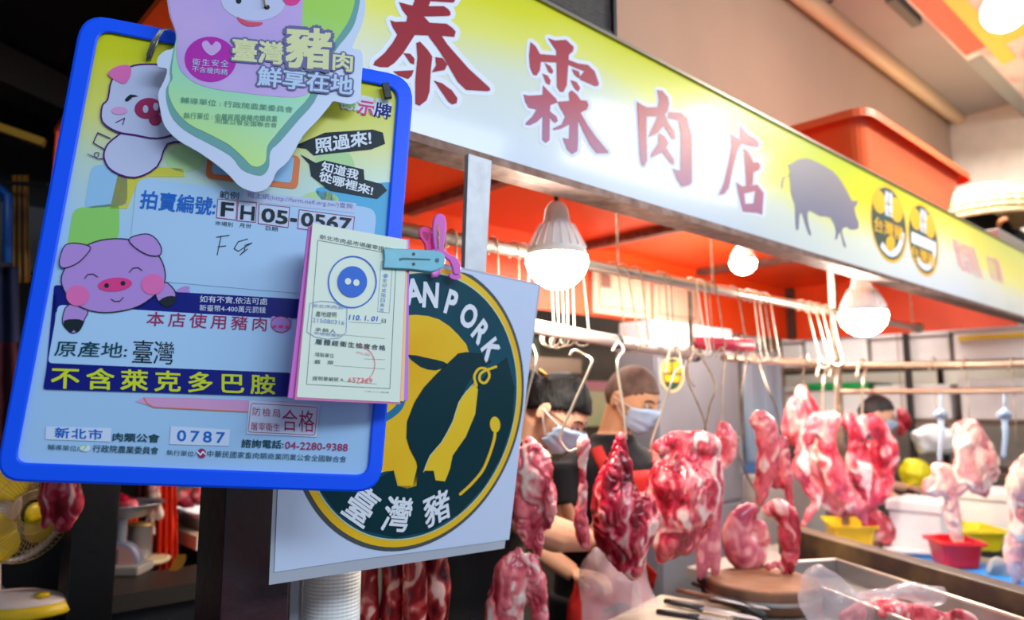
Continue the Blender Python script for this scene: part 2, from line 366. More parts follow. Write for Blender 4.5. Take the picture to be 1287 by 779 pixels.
glyph([
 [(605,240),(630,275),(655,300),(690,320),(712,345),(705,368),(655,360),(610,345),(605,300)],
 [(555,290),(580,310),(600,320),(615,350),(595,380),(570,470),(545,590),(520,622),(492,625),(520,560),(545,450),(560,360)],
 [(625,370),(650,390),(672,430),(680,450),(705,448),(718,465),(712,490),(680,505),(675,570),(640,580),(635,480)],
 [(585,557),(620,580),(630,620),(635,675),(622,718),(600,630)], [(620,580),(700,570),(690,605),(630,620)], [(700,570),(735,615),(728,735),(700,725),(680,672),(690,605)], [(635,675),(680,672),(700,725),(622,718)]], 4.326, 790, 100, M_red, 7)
M_pigg = ramp_mat('print_pig_grey', (0, 0, 1), [(.05, '#6a6c90'), (.3, '#8a8084')], .35)
ink('pig_silhouette', [smooth_poly(cr([(88,120),(110,110),(140,90),(190,82),(240,100),(330,150),(380,210),(415,270),(440,315),(468,310),(460,340),(450,350),(460,400),(473,430),(468,465),(425,468),(410,455),(385,465),(385,500),(405,562),(390,555),(372,480),(355,520),(345,518),(350,475),(320,405),(260,395),(205,365),(195,400),(205,460),(215,498),(200,490),(170,400),(160,375),(150,400),(145,470),(132,460),(128,380),(125,330),(105,270),(98,180),(65,195),(58,245),(52,230),(62,185),(95,175),(98,140)], 4.326, 970, 180), 2)], SP, 2, M_pigg, sg)
M_gold = mat('print_gold', '#e8b010', .35); M_grn = mat('print_green', '#28463c', .35); M_redp = mat('print_pale_red', '#e8a4ac', .35)
def badge(cx, cy, rx, ry, white):
    R_ = lambda k: ell(cx, cy, rx * k, ry * k, 32, -8)
    ink('badge_rim', [R_(1)], SP, 1, M_gold, sg); ink('badge_disc', [R_(.92)], SP, 2, M_grn, sg)
    ink('badge_print', [ell(cx - rx * .52, cy - ry * .55, rx * .36, ry * .3, 16, -10), ell(cx + rx * .42, cy - ry * .35, rx * .36, ry * .32, 16, -10)], SP, 3, M_gold, sg)
    if white: ink('badge_print', [[(cx - rx * .82, cy - ry * .22), (cx + rx * .86, cy + ry * .08), (cx + rx * .88, cy + ry * .36), (cx - rx * .8, cy + ry * .08)]], SP, 4, M_wht, sg)
    yy = .32 if white else .0
    text('台灣豬', (cx - rx * .8, cy + ry * (yy + .18)), (cx + rx * .8, cy + ry * (yy + .45)), (cx - rx * .8, cy + ry * (yy - .2)), SP, 4, M_gold, sg, 'badge_lettering', .02)
    text('產銷\n履歷', (cx - rx * .22, cy - ry * .22), (cx + rx * .22, cy - ry * .15), (cx - rx * .22, cy - ry * .85), SP, 4, M_wht, sg, 'badge_lettering', .02)
    if not white: ink('badge_print', [ell(cx + rx * .1, cy + ry * .5, rx * .26, ry * .2, 14)], SP, 4, M_gold, sg)
    ink('badge_print', [[*ell(cx, cy, rx * .84, ry * .84, 14, -8, 20, 140), *reversed(ell(cx, cy, rx * .62, ry * .66, 14, -8, 20, 140))]], SP, 3, M_wht, sg)
badge(1117, 281, 22.5, 50, False); badge(1160.5, 301, 18.5, 47, True)
text('電話', (1205, 338), (1222, 345), (1196, 298), SP, 2, M_redp, sg, 'faded_lettering', .02)
text('專賣', (1224, 347), (1236, 351), (1212, 306), SP, 2, M_redp, sg, 'faded_lettering', .02)
text('訂購', (1246, 350), (1262, 357), (1239, 318), SP, 2, M_redp, sg, 'faded_lettering', .02)
# ------------------------------------------------------------------ blue framed notice board
BP = Plane((.392, 1.011, 1.758), (.423, .904, -.061))
bd = thing('notice_board', 'blue framed pork origin notice board with cartoon pigs and printed characters', 'notice board', BP(230, 606))
qo = [(103, 16), (521, 98), (478, 619), (-7, 604)]
qi = [(125, 38), (500, 111), (462, 597), (20, 581)]
M_blue = mat('blue_plastic', '#0058ff', .42, spec=.3)
M_panel = ramp_mat('panel_print', (0, 0, 1), [(.0, '#a8cdf0'), (.34, '#b0d4f2'), (.43, '#c6dcc8'), (.50, '#e4e070'), (.59, '#dcd800')], .28)
ink('panel', [rrect([(106, 20), (516, 101), (474, 614), (-3, 599)], 24)], BP, 0, M_panel, bd, thick=-.006)
ro, ri = rrect(qo, 34, 6), rrect(qi, 16, 6)
b = MB()
for i in range(len(ro)):
    j = (i + 1) % len(ro); L = lambda p, o: BP(p[0], p[1], o)
    mo = lambda k: ((ro[k][0] * .88 + ri[k][0] * .12), (ro[k][1] * .88 + ri[k][1] * .12)); mi = lambda k: ((ro[k][0] * .12 + ri[k][0] * .88), (ro[k][1] * .12 + ri[k][1] * .88))
    seq = [(ro, -.008), (ro, .003), (None, .0052), (0, .0058), (ri, .0045), (ri, .0003)]
    def pt(k, n):
        s, o = seq[n]
        return L(s[k] if isinstance(s, list) else (mo(k) if s is None else mi(k)), o)
    for n in range(5): b.add([pt(i, n), pt(j, n), pt(j, n + 1), pt(i, n + 1)], [(0, 1, 2, 3)])
    b.add([pt(i, 0), pt(j, 0), BP(*ri[j], -.008), BP(*ri[i], -.008)], [(3, 2, 1, 0)])
b.build('frame', M_blue, bd, merge=True)
def P_(name, polys, layer, m, sm=0): return ink(name, [smooth_poly(q, sm) if sm else q for q in polys], BP, layer, m, bd)
W = M_wht; M_purl = None
c = lambda n, h, r=.4: mat(n, h, r, spec=.22)
M_navy = c('ink_navy', '#04147c'); M_teal = c('ink_teal', '#0e4450'); M_pur = c('ink_purple', '#540c6c'); M_pigp = c('ink_pig', '#bc90d8'); M_pigl = c('ink_pig_light', '#c8cbe8')
M_pink = c('ink_pink', '#ea72b4'); M_hot = c('ink_hot_pink', '#e8408c'); M_yel = c('ink_yellow', '#d8e028'); M_yel2 = c('ink_amber', '#dcd048'); M_sky = c('ink_sky', '#9cc8ea')
M_grnl = c('ink_leaf', '#94d46a'); M_lgrn = c('ink_light_green', '#bce0a0'); M_orn = c('ink_orange', '#e8804c'); M_dk = c('ink_black', '#15262e'); M_cyan = c('ink_cyan', '#5ab4dc'); M_crim = c('ink_crimson', '#a8285c'); M_blu = c('ink_blue', '#1c68c8'); M_lil = c('ink_lilac', '#dda0cc')
# soft coloured shapes
P_('printed_shape', [rrect([(92, 262), (150, 255), (150, 300), (84, 312)], 10)], 1, M_grnl)
P_('printed_shape', [rrect([(115, 208), (160, 204), (160, 258), (106, 262)], 9)], 1, M_sky)
P_('printed_shape', [[(150, 212), (160, 207), (230, 212), (232, 222), (186, 222), (170, 236), (160, 262), (138, 262)]], 1, M_yel2)
P_('printed_shape', [ell(232, 200, 24, 16)], 1, M_lgrn)
P_('printed_shape', [ell(420, 212, 26, 28)], 1, M_lgrn)
P_('printed_shape', [rrect([(392, 236), (498, 228), (488, 330), (468, 330)], 12)], 1, M_cyan)
P_('printed_shape', [ell(402, 252, 24, 12)], 1, M_lgrn)
P_('panel_field', [rrect([(172, 222), (474, 262), (462, 376), (160, 350)], 16)], 2, c('ink_pale', '#b4d4f2'))
P_('code_border', [rrect([(262, 186), (378, 196), (374, 238), (258, 224)], 8)], 2, M_orn)
P_('code_field', [rrect([(270, 186), (370, 196), (366, 230), (266, 218)], 5)], 3, M_sky)
# speech shapes
P_('speech_shape', [cr([(35,450),(210,375),(470,358),(525,375),(537,435),(460,465),(150,498),(110,462)], 4.33, 360, 80)], 3, M_dk)
P_('speech_shape', [cr([(75,492),(160,540),(205,525),(420,575),(425,630),(520,655),(548,690),(495,735),(235,690),(135,610),(125,545)], 4.33, 360, 80)], 3, M_dk)
def T_(s, bl, br, tl, m, layer=4, bold=.0, space=1.0, res=2): return text(s, bl, br, tl, BP, layer, m, bd, 'lettering', bold, res, space)
k4 = lambda x, y: (x / 4.33 + 360, y / 4.33 + 80)
T_('照過來!', k4(160, 488), k4(462, 440), k4(155, 408), W, 4, .035)
T_('知道我', k4(188, 582), k4(385, 632), k4(200, 530), W, 4, .035)
T_('從哪裡來!', k4(175, 636), k4(465, 718), k4(185, 584), W, 4, .035)
text('標示牌', (427, 134), (489, 148), (430, 114), BP, 3, W, bd, 'lettering_outline', .09)
T_('標', (428, 133), (446, 137), (431, 116), M_grnl, 4, .03); T_('示', (449, 143), (468, 146), (452, 126), M_hot, 4, .03); T_('牌', (470, 146), (490, 150), (473, 128), M_navy, 4, .03)
k3 = lambda x, y: (x / 3.478 + 150, y / 3.478 + 180)
T_('拍賣編號:', k3(88, 283), k3(415, 315), k3(100, 205), M_blu, 4, .025)
T_('範例', k3(438, 240), k3(522, 246), k3(440, 207), M_dk)
P_('paper_strip', [[k3(540, 208), k3(1036, 262), k3(1030, 305), k3(536, 250)]], 3, c('strip_white', '#c4cfe8'))
T_('可上網(http://farm.naif.org.tw/)查詢', k3(560, 240), k3(1020, 290), k3(562, 212), c('ink_grey_violet', '#8884b8'), 4)
for q in ([(430,243),(515,250),(510,335),(425,325)], [(520,252),(600,260),(595,345),(515,338)], [(612,265),(745,280),(738,368),(607,350)], [(787,290),(1028,322),(1020,400),(780,372)]):
    q = [k3(*p) for p in q]; P_('number_box', [q], 3, c('ink_box', '#cdd8ee')); ink('number_box_line', stroke(q, .8, True), BP, 4, M_crim, bd)
for s, a, b_, t in (('F', (445, 316), (495, 321), (449, 257)), ('H', (530, 330), (588, 336), (534, 272)), ('05', (622, 340), (732, 354), (627, 283)), ('-', (750, 338), (775, 341), (750, 328)), ('0567', (795, 358), (1010, 384), (800, 302))):
    T_(s, k3(*a), k3(*b_), k3(*t), M_dk, 5, .03, res=3)
for s, a, b_, t in (('市場別', (418, 358), (496, 365), (420, 339)), ('月份', (525, 366), (577, 371), (526, 347)), ('日期', (640, 379), (692, 385), (641, 360))): T_(s, k3(*a), k3(*b_), k3(*t), M_dk)
ink('handwriting', stroke([k3(428, 488), k3(445, 405)], 1) + stroke([k3(425, 410), k3(480, 402)], 1) + stroke([k3(432, 452), k3(465, 448)], 1) + stroke([k3(560, 418), k3(520, 430), k3(502, 460), k3(520, 472), k3(555, 450), k3(580, 435), k3(550, 445), k3(548, 468), k3(528, 488), k3(560, 462)], 1), BP, 4, M_dk, bd)
# navy bands
P_('navy_band', [rrect([(68, 358), (380, 376), (378, 400), (66, 392)], 4)], 3, M_navy)
P_('navy_band', [[(67, 370), (72, 370), (61, 488), (56, 488)]], 3, M_navy)
P_('white_field', [rrect([(73, 383), (376, 402), (368, 470), (60, 456)], 6)], 4, c('ink_pale2', '#b4d6f6'))
P_('navy_band', [rrect([(59.6, 456.5), (366, 468.5), (363, 498.5), (54, 489)], 4)], 5, M_navy)
k5 = lambda x, y: (x / 3.541 + 30, y / 3.541 + 400)
T_('如有不實,依法可處', (251, 380), (336, 383.5), (251.5, 371), W); T_('新臺幣4-400萬元罰鍰', (250.6, 390.5), (334, 393.6), (251, 382.5), W)
T_('本店使用豬肉', (184, 409), (334.5, 416), (186, 391), M_crim, 6, .01, 1.35)
T_('原產地:', (68, 447.5), (158.5, 450), (71, 427.7), M_teal, 6, .01)
T_('臺灣', (166, 456), (218, 458), (168, 427), M_dk, 6, -.0, .9)
T_('不含萊克多巴胺', (64, 487.5), (345.7, 495.5), (65.3, 461), M_yel, 7, .022, 1.35)
P_('pink_band', [smooth_poly([(181, 499), (312, 503), (376, 506), (374, 518), (312, 517), (191, 511)], 2)], 2, M_lil)
ink('pink_band_edge', stroke([(181, 500), (185, 507), (193, 511.5), (312, 517.5)], 1.4), BP, 3, M_orn, bd)
k6 = lambda x, y: (x / 5.99 + 290, y / 5.99 + 490)
P_('stamp_sticker', [[k6(140, 78), k6(670, 110), k6(650, 355), k6(118, 330)]], 4, c('sticker_white', '#d2d8ee'))
ink('stamp_line', stroke(rrect([k6(155, 100), k6(655, 130), k6(632, 340), k6(130, 315)], 3), .7, True), BP, 5, M_crim, bd)
T_('防檢局', k6(165, 192), k6(372, 208), k6(167, 128), M_crim, 5, 0, 1.3); T_('屠宰衛生', k6(150, 303), k6(370, 313), k6(152, 240), M_crim, 5); T_('合格', k6(385, 306), k6(628, 320), k6(388, 142), M_crim, 5, 0, 1.05)
T_('諮詢電話:', k6(80, 432), k6(395, 440), k6(85, 370), M_teal, 4, .02); T_('04-2280-9388', k6(408, 442), k6(880, 460), k6(412, 387), M_crim, 4, .01)
T_('中華民國家畜肉類商業同業公會全國聯合會', (260, 574), (435, 581), (261, 565.8), M_teal)
T_('輔導單位/', (59.6, 565), (99, 567), (60, 558), M_teal); T_('行政院農業委員會', (116, 568), (198.6, 570.8), (117, 558.7), M_teal, 4, .01); T_('執行單位/', (209, 571.7), (246, 573.7), (210, 565), M_teal)
P_('round_emblem', [ell(107, 563, 6.5, 4.5, 14)], 4, W); ink('round_emblem', stroke(ell(106, 563, 6, 4, 8, 0, 120, 300), 1) + stroke([(104, 566), (109, 560)], 1.2), BP, 5, M_grnl, bd)
P_('round_emblem', [ell(253.5, 569.5, 5.6, 6, 16)], 4, M_crim); ink('round_emblem', stroke([(248.5, 568), (252, 571.5), (255, 567.5), (258.5, 571)], 1.8), BP, 5, W, bd)
P_('white_label', [[(58, 536), (140, 538), (139, 555), (57, 552)]], 3, c('label_white', '#d4e0f4')); P_('white_label', [[k5(655, 480), k5(918, 495), k5(912, 568), k5(648, 560)]], 3, c('label_white', '#d4e0f4'))
T_('新北市', (69, 549.7), (128.3, 552.5), (69.5, 537), M_blu, 4, .03, 1.2); T_('肉類公會', (141.5, 554), (200, 556), (142.4, 543.5), M_teal, 4, .02); T_('0787', (222.6, 554), (282, 556.7), (223.4, 540.4), M_blu, 4, .02, 1.35, 3)
# cartoon pigs printed on the board
def pig_print(fill, lines, m, w=1.5, ml=None):
    P_('printed_pig', [fill], 6, m); 
    ink('printed_outline', sum([stroke(q, w, cl) for q, cl in lines], []), BP, 7, ml or M_dk, bd)
h4 = lambda pts: cr(pts, 4.58, 0, 260)
head = smooth_poly(h4([(375,350),(420,280),(510,215),(620,185),(745,188),(850,230),(920,290),(950,370),(945,440),(900,500),(800,570),(680,602),(560,605),(450,570),(380,500),(352,420)]), 3)
arm1 = smooth_poly(h4([(400,560),(365,610),(360,670),(385,705),(410,725),(440,722),(465,700),(490,640),(505,590)]), 2)
arm2 = smooth_poly(h4([(940,430),(990,460),(1012,500),(1005,550),(965,575),(930,560),(895,505)]), 2)
for q in (arm1, arm2): P_('printed_pig', [q], 5, M_pigp); ink('printed_outline', stroke(q, 1.2, True), BP, 6, M_dk, bd)
for q in (smooth_poly(h4([(368,655),(420,645),(480,655),(460,705),(440,720),(425,705),(410,722),(375,695)]), 2), smooth_poly(h4([(915,540),(960,515),(1008,515),(1003,552),(965,572),(932,560)]), 2)): P_('printed_hoof', [q], 7, M_dk)
P_('printed_pig', [smooth_poly(h4([(1015,480),(1060,455),(1095,460),(1085,480),(1095,492),(1020,490)]), 2)], 5, M_pigp)
pig_print(head, [(head, True)], M_pigp, 1.4)
for q in ([(345,340),(345,290),(375,220),(440,208),(518,228),(505,265),(450,320),(380,350)], [(742,190),(780,165),(850,155),(900,185),(930,240),(915,280),(850,275),(780,235)]):
    q = smooth_poly(h4(q), 3); P_('printed_ear', [q], 8, M_pigp); ink('printed_outline', stroke(q, 1.2, True), BP, 9, M_dk, bd)
for q in (ell(447 / 4.58, 260 + 510 / 4.58, 14.5, 13), ell(880 / 4.58, 260 + 445 / 4.58, 14.5, 13, rot=-10)): P_('printed_cheek', [q], 8, M_pink)
P_('printed_snout', [ell(662 / 4.58, 260 + 446 / 4.58, 21.5, 8.6, rot=-5)], 8, M_hot)
P_('printed_eye', [ell(614 / 4.58, 260 + 452 / 4.58, 3, 3, 12), ell(708 / 4.58, 260 + 439 / 4.58, 3, 3, 12)], 9, M_dk)
ink('printed_outline', stroke(h4([(487,412),(505,388),(535,385),(562,402)]), 1) + stroke(h4([(745,375),(765,352),(795,348),(818,365)]), 1) + stroke(h4([(640,530),(660,543),(690,542),(710,520)]), 1), BP, 9, M_dk, bd)
g4 = lambda pts: cr(pts, 3.54, 0, 0)
body2 = smooth_poly(g4([(540,590),(480,640),(462,700),(500,760),(600,790),(700,740),(745,640),(840,630),(880,600),(760,600),(640,605),(565,555)]), 3)
head2 = smooth_poly(g4([(480,440),(500,350),(570,300),(650,285),(760,300),(830,380),(850,480),(800,580),(700,615),(600,600),(520,585),(455,540),(455,470)]), 3)
P_('printed_pig', [body2], 4, M_pigl); ink('printed_outline', stroke(body2, 2.0, True), BP, 5, M_pur, bd)
P_('printed_pig', [head2], 6, M_pigl); ink('printed_outline', stroke(head2, 2.0, True) + stroke(g4([(515, 545), (555, 525), (545, 555)]), 1.2), BP, 7, M_pur, bd)
P_('printed_ear', [smooth_poly(g4([(480,325),(520,295),(575,290),(582,330),(555,372),(510,355)]), 3)], 8, M_pink)
P_('printed_cheek', [ell(150, 139, 10, 5)], 8, c('ink_blush', '#e0a0d0')); P_('printed_snout', [ell(186, 136, 17, 13, rot=-8)], 8, M_crim); P_('printed_eye', [ell(183, 137, 3.5, 5, 12), ell(196, 134, 3.5, 5, 12)], 9, M_pigl); P_('printed_snout', [ell(195, 150, 8, 8)], 7, M_crim)
P_('printed_eye', [smooth_poly(g4([(555,445),(580,420),(615,428),(590,432),(570,450)]), 2)], 8, M_dk)
ink('printed_outline', stroke(g4([(465,665),(415,635),(435,590),(490,615)]), 1.4) + stroke(smooth_poly(g4([(390,685),(430,700),(440,680),(420,682),(430,705),(460,705)]), 3, False), 1), BP, 5, M_pur, bd)
q = ell(353, 407.5, 12.5, 10, 20, 5); P_('printed_pig', [q, ell(344, 401, 4, 4, 10), ell(363, 403, 4, 4, 10)], 6, M_pigp); ink('printed_outline', stroke(q, .8, True), BP, 7, M_crim, bd); P_('printed_snout', [ell(353, 410, 3.4, 1.8, 12), ell(345, 410, 2.6, 2, 10), ell(361, 411, 2.6, 2, 10)], 8, M_hot)
b = MB(); p = BP(486, 116, .008); b.beam(BP(484, 105, .012), BP(488, 124, .012), .011, .008, BP.n)
b.build('black_clip', M_black, bd, bevel=.001)
# ------------------------------------------------------------------ island-shaped promotion card
CP = Plane(BP.c - BP.n * .030, (.40, .915, -.02))
cd_ = thing('promotion_card', 'white edged die-cut card with a purple pig and green island over the board top', 'card', CP(322, 240))
k2 = lambda pts: cr(pts, 3.54, 200, 0)
out = smooth_poly([(207, -30), (210, 0), (214, 22), (221, 44), (218, 60), (207, 64), (198, 73), (199, 84), (210, 87), (206, 102), (199, 117), (201, 135), (207, 158), (224, 176), (248, 190), (270, 205), (288, 220), (300, 233), (312, 239), (323, 241), (335, 237), (343, 226), (348, 215), (363, 201), (381, 170), (398, 152), (414, 133), (420, 127), (440, 131), (452, 124), (454, 105), (456, 72), (452, 63), (443, 60), (449, 44), (456, 28), (459, 10), (457, -20), (440, -48), (380, -60), (300, -62), (240, -55)], 3)
ink('card_sheet', [out], CP, 0, mat('card_white', '#cfd8ee', .35), cd_, thick=-.003)
def C_(name, polys, layer, m, sm=0): return ink(name, [smooth_poly(q, sm) if sm else q for q in polys], CP, layer, m, cd_)
teal = smooth_poly([(214, 84), (225, 30), (240, -40), (300, -55), (380, -52), (436, -40), (452, -8), (448, 22), (440, 40), (420, 66), (406, 100), (395, 128), (376, 150), (352, 178), (340, 190), (338, 210), (330, 220), (318, 219), (303, 212), (290, 196), (262, 180), (236, 166), (218, 150), (210, 130), (209, 112), (214, 100)], 3)
isl = smooth_poly([(216, 84), (225, 30), (240, -40), (300, -50), (380, -48), (432, -36), (446, -6), (440, 22), (428, 42), (412, 66), (398, 98), (388, 122), (368, 144), (346, 170), (336, 184), (334, 202), (326, 209), (316, 208), (306, 198), (288, 182), (262, 168), (238, 156), (222, 140), (213, 122), (212, 108), (217, 98)], 3)
C_('printed_edge', [teal], 1, c('ink_sea', '#6fa6a0'))
M_isl = ramp_mat('island_print', (.25, 0, 1), [(.04, '#c4e884'), (.14, '#9cdcb8'), (.20, '#a4dc90'), (.30, '#a8d850')], .3, coat=.1)
C_('printed_island', [isl], 2, M_isl)
M_cpig = mat('card_pig', '#b89cdc', .35, color2='#d4b0e4', vscale=7)
C_('printed_pig', [smooth_poly([(222, 44), (215, 20), (212, -20), (240, -45), (300, -52), (352, -44), (378, -20), (380, 20), (378, 50), (372, 80), (390, 110), (370, 122), (300, 116), (255, 108), (230, 92), (222, 70)], 4)], 3, M_cpig)
C_('printed_snout', [ell(318, 2, 40, 24, 28, 4)], 4, M_pigl); C_('printed_eye', [ell(300, 1, 3.6, 3.6, 12), ell(335.5, 9, 3.6, 3, 12)], 5, M_dk)
C_('printed_cheek', [ell(366, -3, 12, 10, 20)], 4, M_hot)
C_('printed_mouth', [smooth_poly([(298, 21), (312, 27), (330, 28), (326, 32), (312, 33), (302, 28)], 2)], 5, c('ink_red', '#e0506c'))
C_('printed_disc', [ell(264.5, 74.5, 32.5, 28.5, 32, 4)], 4, c('ink_magenta', '#b828a8'))
C_('printed_heart', [smooth_poly([(266, 70), (256, 62), (254, 54), (260, 51), (266, 57), (271, 52), (277, 55), (277, 62)], 3)], 5, c('ink_heart', '#d0a8e0'))
def CT(s, bl, br, tl, m, layer=5, bold=0., space=1., outl=None):
    if outl: text(s, bl, br, tl, CP, layer - 1, outl, cd_, 'lettering_outline', bold + .07, 2, space)
    text(s, bl, br, tl, CP, layer, m, cd_, 'lettering', bold, 2, space)
k9 = lambda x, y: (x / 4.95 + 200, y / 4.95)
M_cy = c('ink_cream', '#e2e0a8'); M_cw = c('ink_cardwhite', '#c0d4ee'); M_gv = c('ink_slate', '#6c6a98')
CT('衛生安全', k9(205, 405), k9(430, 418), k9(208, 362), M_cw, 6, 0, 1.3); CT('不含瘦肉精', k9(203, 445), k9(425, 468), k9(206, 408), M_cw, 6)
CT('臺灣', k9(455, 372), k9(770, 400), k9(462, 238), M_cy, 7, .04, 1, M_gv); CT('豬', k9(790, 412), k9(1062, 428), k9(800, 168), M_cy, 9, .04, 1, M_gv); CT('肉', k9(1080, 432), k9(1200, 446), k9(1085, 322), M_cy, 7, .03, 1, M_gv)
CT('鮮享在地', k9(612, 530), k9(1200, 590), k9(622, 410), M_cw, 7, .03, 1, M_gv)
CT('輔導單位 : 行政院農業委員會', k2([(95, 457)])[0], k2([(595, 500)])[0], k2([(97, 430)])[0], c('ink_sage', '#5c8c7c'))
CT('執行單位 : 中華民國養豬肉類商業', k2([(108, 527)])[0], k2([(525, 542)])[0], k2([(112, 498)])[0], c('ink_sage', '#5c8c7c')); CT('同業公會全國聯合會', k2([(252, 548)])[0], k2([(525, 567)])[0], k2([(253, 526)])[0], c('ink_sage', '#5c8c7c'))
# wire that ties the card to the board, and the string the card hangs by
M_wire = mat('tie_wire', '#a09a90', .35, metal=.7)
b = MB()
for dx in (0, 2.5, -2): b.tube([BP(*p, o) for p, o in (((212 + dx, 36), .012), ((203 + dx, 38), .03), ((193 + dx, 52), .02), ((187 + dx, 68), .014), ((186 + dx, 76), .004), ((190 + dx, 66), .013), ((197 + dx, 48), .022))], .0011, 6)
tag(b.build('wire_tie', M_wire, smooth=True), 'thin twisted wire looped through the top left of the blue board', 'wire')
tag(MB().tube([CP(335.5, 9, .0008), CP(333, 7, .008), CP(331, -8, .006), CP(330, -30, .004), onY(330, -44, 1.10)], .0013, 6).build('hanging_string', mat('string', '#a88a60', .8), smooth=True), 'tan string through the hole in the purple pig card', 'string')
# ------------------------------------------------------------------ round emblem sheet in a clear sleeve
EP = Plane((.783, 1.092, 1.5318), (-.05, .988, .145))
es = thing('emblem_sheet', 'white sheet in a sleeve with a round green and gold pork emblem', 'sheet', EP(480, 712))
ink('sleeve', [[(358, 289), (680, 357), (634, 689), (338, 735)]], EP, -3, mat('sleeve_film', '#b8bcc8', .25, coat=.5), es, thick=-.001)
ink('paper', [[(362, 292), (677, 359), (640, 678), (560, 689), (450, 703), (345, 719)]], EP, 0, mat('emblem_paper', '#ccd8f2', .5), es, thick=-.0006)
E0 = (-.0011, .01695); ER = .2604
def EU(name, polys, layer, m):
    b = MB(); V, F = [], []
    for P in polys:
        if sum(P[i - 1][0] * P[i][1] - P[i][0] * P[i - 1][1] for i in range(len(P))) < 0: P = P[::-1]
        F.append(list(range(len(V), len(V) + len(P)))); V += [Vector(p) for p in P]
    r = delaunay_2d_cdt(V, [], F, 1, 1e-6)
    b.add([EP.at(v.x, v.y, layer * LAY) for v in r[0]], [tuple(f) for f, o in zip(r[2], r[5]) if o]); return b.build(name, m, es, recalc=False)
top = .2656
def disc(r, dx=0, dy=0): return [(E0[0] + dx + r * math.cos(2 * PI * k / 96), min(E0[1] + dy + r * math.sin(2 * PI * k / 96), top)) for k in range(96)]
M_gd = mat('emblem_gold', '#f0b014', .35, color2='#f0d030', vscale=4); M_eg = mat('emblem_green', '#04323a', .25); M_em = mat('emblem_mid', '#0e5468', .3, color2='#0c3c4a', vscale=5)
EU('emblem_rim', [disc(ER)], 1, mat('emblem_rim_grey', '#4c5254', .4)); EU('emblem_gold_ring', [disc(ER * .972)], 2, M_gd); EU('emblem_thin_ring', [disc(ER * .925)], 3, mat('emblem_pale', '#c8d4b8', .4))
EU('emblem_disc', [disc(ER * .915)], 4, M_em)
def inring(p):
    v = Vector(p) - Vector(E0); return tuple(Vector(E0) + v * min(1, ER * .905 / max(v.length, 1e-6)))
def EPX(name, polys, layer, m, sm=0): return EU(name, [[inring(EP.uv(EP(*p))) for p in (smooth_poly(q, sm) if sm else q)] for q in polys], layer, m)
e_ = lambda pts: cr(pts, 2.107, 380, 330)
# lower dark green field, golden pig, island silhouette
EPX('emblem_gold_field', [e_([(180,170),(240,145),(300,138),(360,150),(410,190),(440,240),(380,268),(330,330),(300,400),(285,470),(300,520),(300,590),(250,590),(240,550),(190,560),(120,570),(60,500),(60,300),(100,220)])], 5, M_gd, 2)
EPX('emblem_field', [e_([(560,330),(558,420),(535,520),(490,610),(420,690),(330,735),(240,742),(150,715),(80,660),(40,600),(110,590),(170,585),(240,548),(255,590),(290,590),(302,540),(318,548),(345,552),(352,575),(376,575),(385,540),(430,440),(455,330),(500,280),(540,250)])], 5, M_eg)
EPX('emblem_leaf', [e_([(275,243),(330,252),(372,262),(380,272),(350,285),(310,275)])], 6, M_eg, 2)
EPX('emblem_island', [e_([(432,236),(410,240),(380,268),(350,300),(320,330),(295,370),(275,420),(274,462),(282,490),(300,525),(305,552),(318,555),(335,510),(370,470),(400,400),(430,330),(455,290),(500,262),(470,240)])], 6, M_eg)
EPX('emblem_tail', [e_([(455,320),(462,335),(455,400),(430,460),(395,510),(388,545),(375,578),(350,575),(345,550),(320,550),(335,510),(365,475),(395,420),(410,370),(430,340)])], 7, M_gd)
EPX('emblem_edge', stroke(smooth_poly(e_([(318,553),(335,510),(365,475),(395,420),(410,372),(430,342),(452,318)]), 2, False), .9), 8, mat('emblem_pale', '', 0))
EPX('emblem_edge', stroke(e_([(380,268),(350,298),(320,330),(295,370),(276,420),(274,462),(282,490),(300,525),(306,552)]), .8), 7, mat('emblem_deep', '#021c22', .3))
EPX('emblem_curl', stroke(smooth_poly(e_([(458,325),(452,300),(465,280),(485,282),(492,300),(480,318),(466,310),(472,290),(510,275)]), 4, False), 3.2), 8, M_gd)
EPX('emblem_smile', stroke(smooth_poly(e_([(508,430),(505,470),(480,540),(450,580),(416,612)]), 4, False), 3.6) + [ell(508 / 2.107 + 380, 428 / 2.107 + 330, 6.5, 10, 20, -5)], 6, M_gd)
EPX('emblem_arch', stroke(smooth_poly([(505, 500), (500, 512), (488, 522), (476, 527), (462, 524)], 3, False), 9), 6, c('ink_steel_blue', '#2878a0'))
EPX('emblem_rim_mark', stroke(smooth_poly([(417, 656), (440, 673), (465, 686), (495, 688)], 4, False), 1.6), 4, mat('emblem_brown', '#4a3410', .4))
def arc_text(ch, px, py, h, flip=False, bold=.02, xs=1.0):
    v, f = text_geo(ch, 0, 3); x0 = min(p.x for p in v); x1 = max(p.x for p in v); y0 = min(p.y for p in v); y1 = max(p.y for p in v)
    if isinstance(px, tuple): u0, v0 = px
    else: u0, v0 = EP.uv(EP(px, py))
    a = math.atan2(v0 - E0[1], u0 - E0[0]); t = a - PI / 2 if not flip else a + PI / 2; s = 1.1375 * h / (y1 - y0)
    b = MB()
    for i, (dx, dy) in enumerate(bold_offsets(bold)): b.add([EP.at(u0 + (xs * (p.x + dx - (x0 + x1) / 2) * math.cos(t) - (p.y + dy - (y0 + y1) / 2) * math.sin(t)) * s, v0 + (xs * (p.x + dx - (x0 + x1) / 2) * math.sin(t) + (p.y + dy - (y0 + y1) / 2) * math.cos(t)) * s, 7 * LAY + i * .00002) for p in v], f)
    b.build('emblem_lettering', M_wht, es, recalc=False)
for ch, x, y in (('A', 518.5, 366), ('N', 540, 370.5), ('P', 566, 380), ('O', 588, 397), ('R', 603, 417), ('K', 615.5, 439)): arc_text(ch, x, y, .037, False, .045, .84)
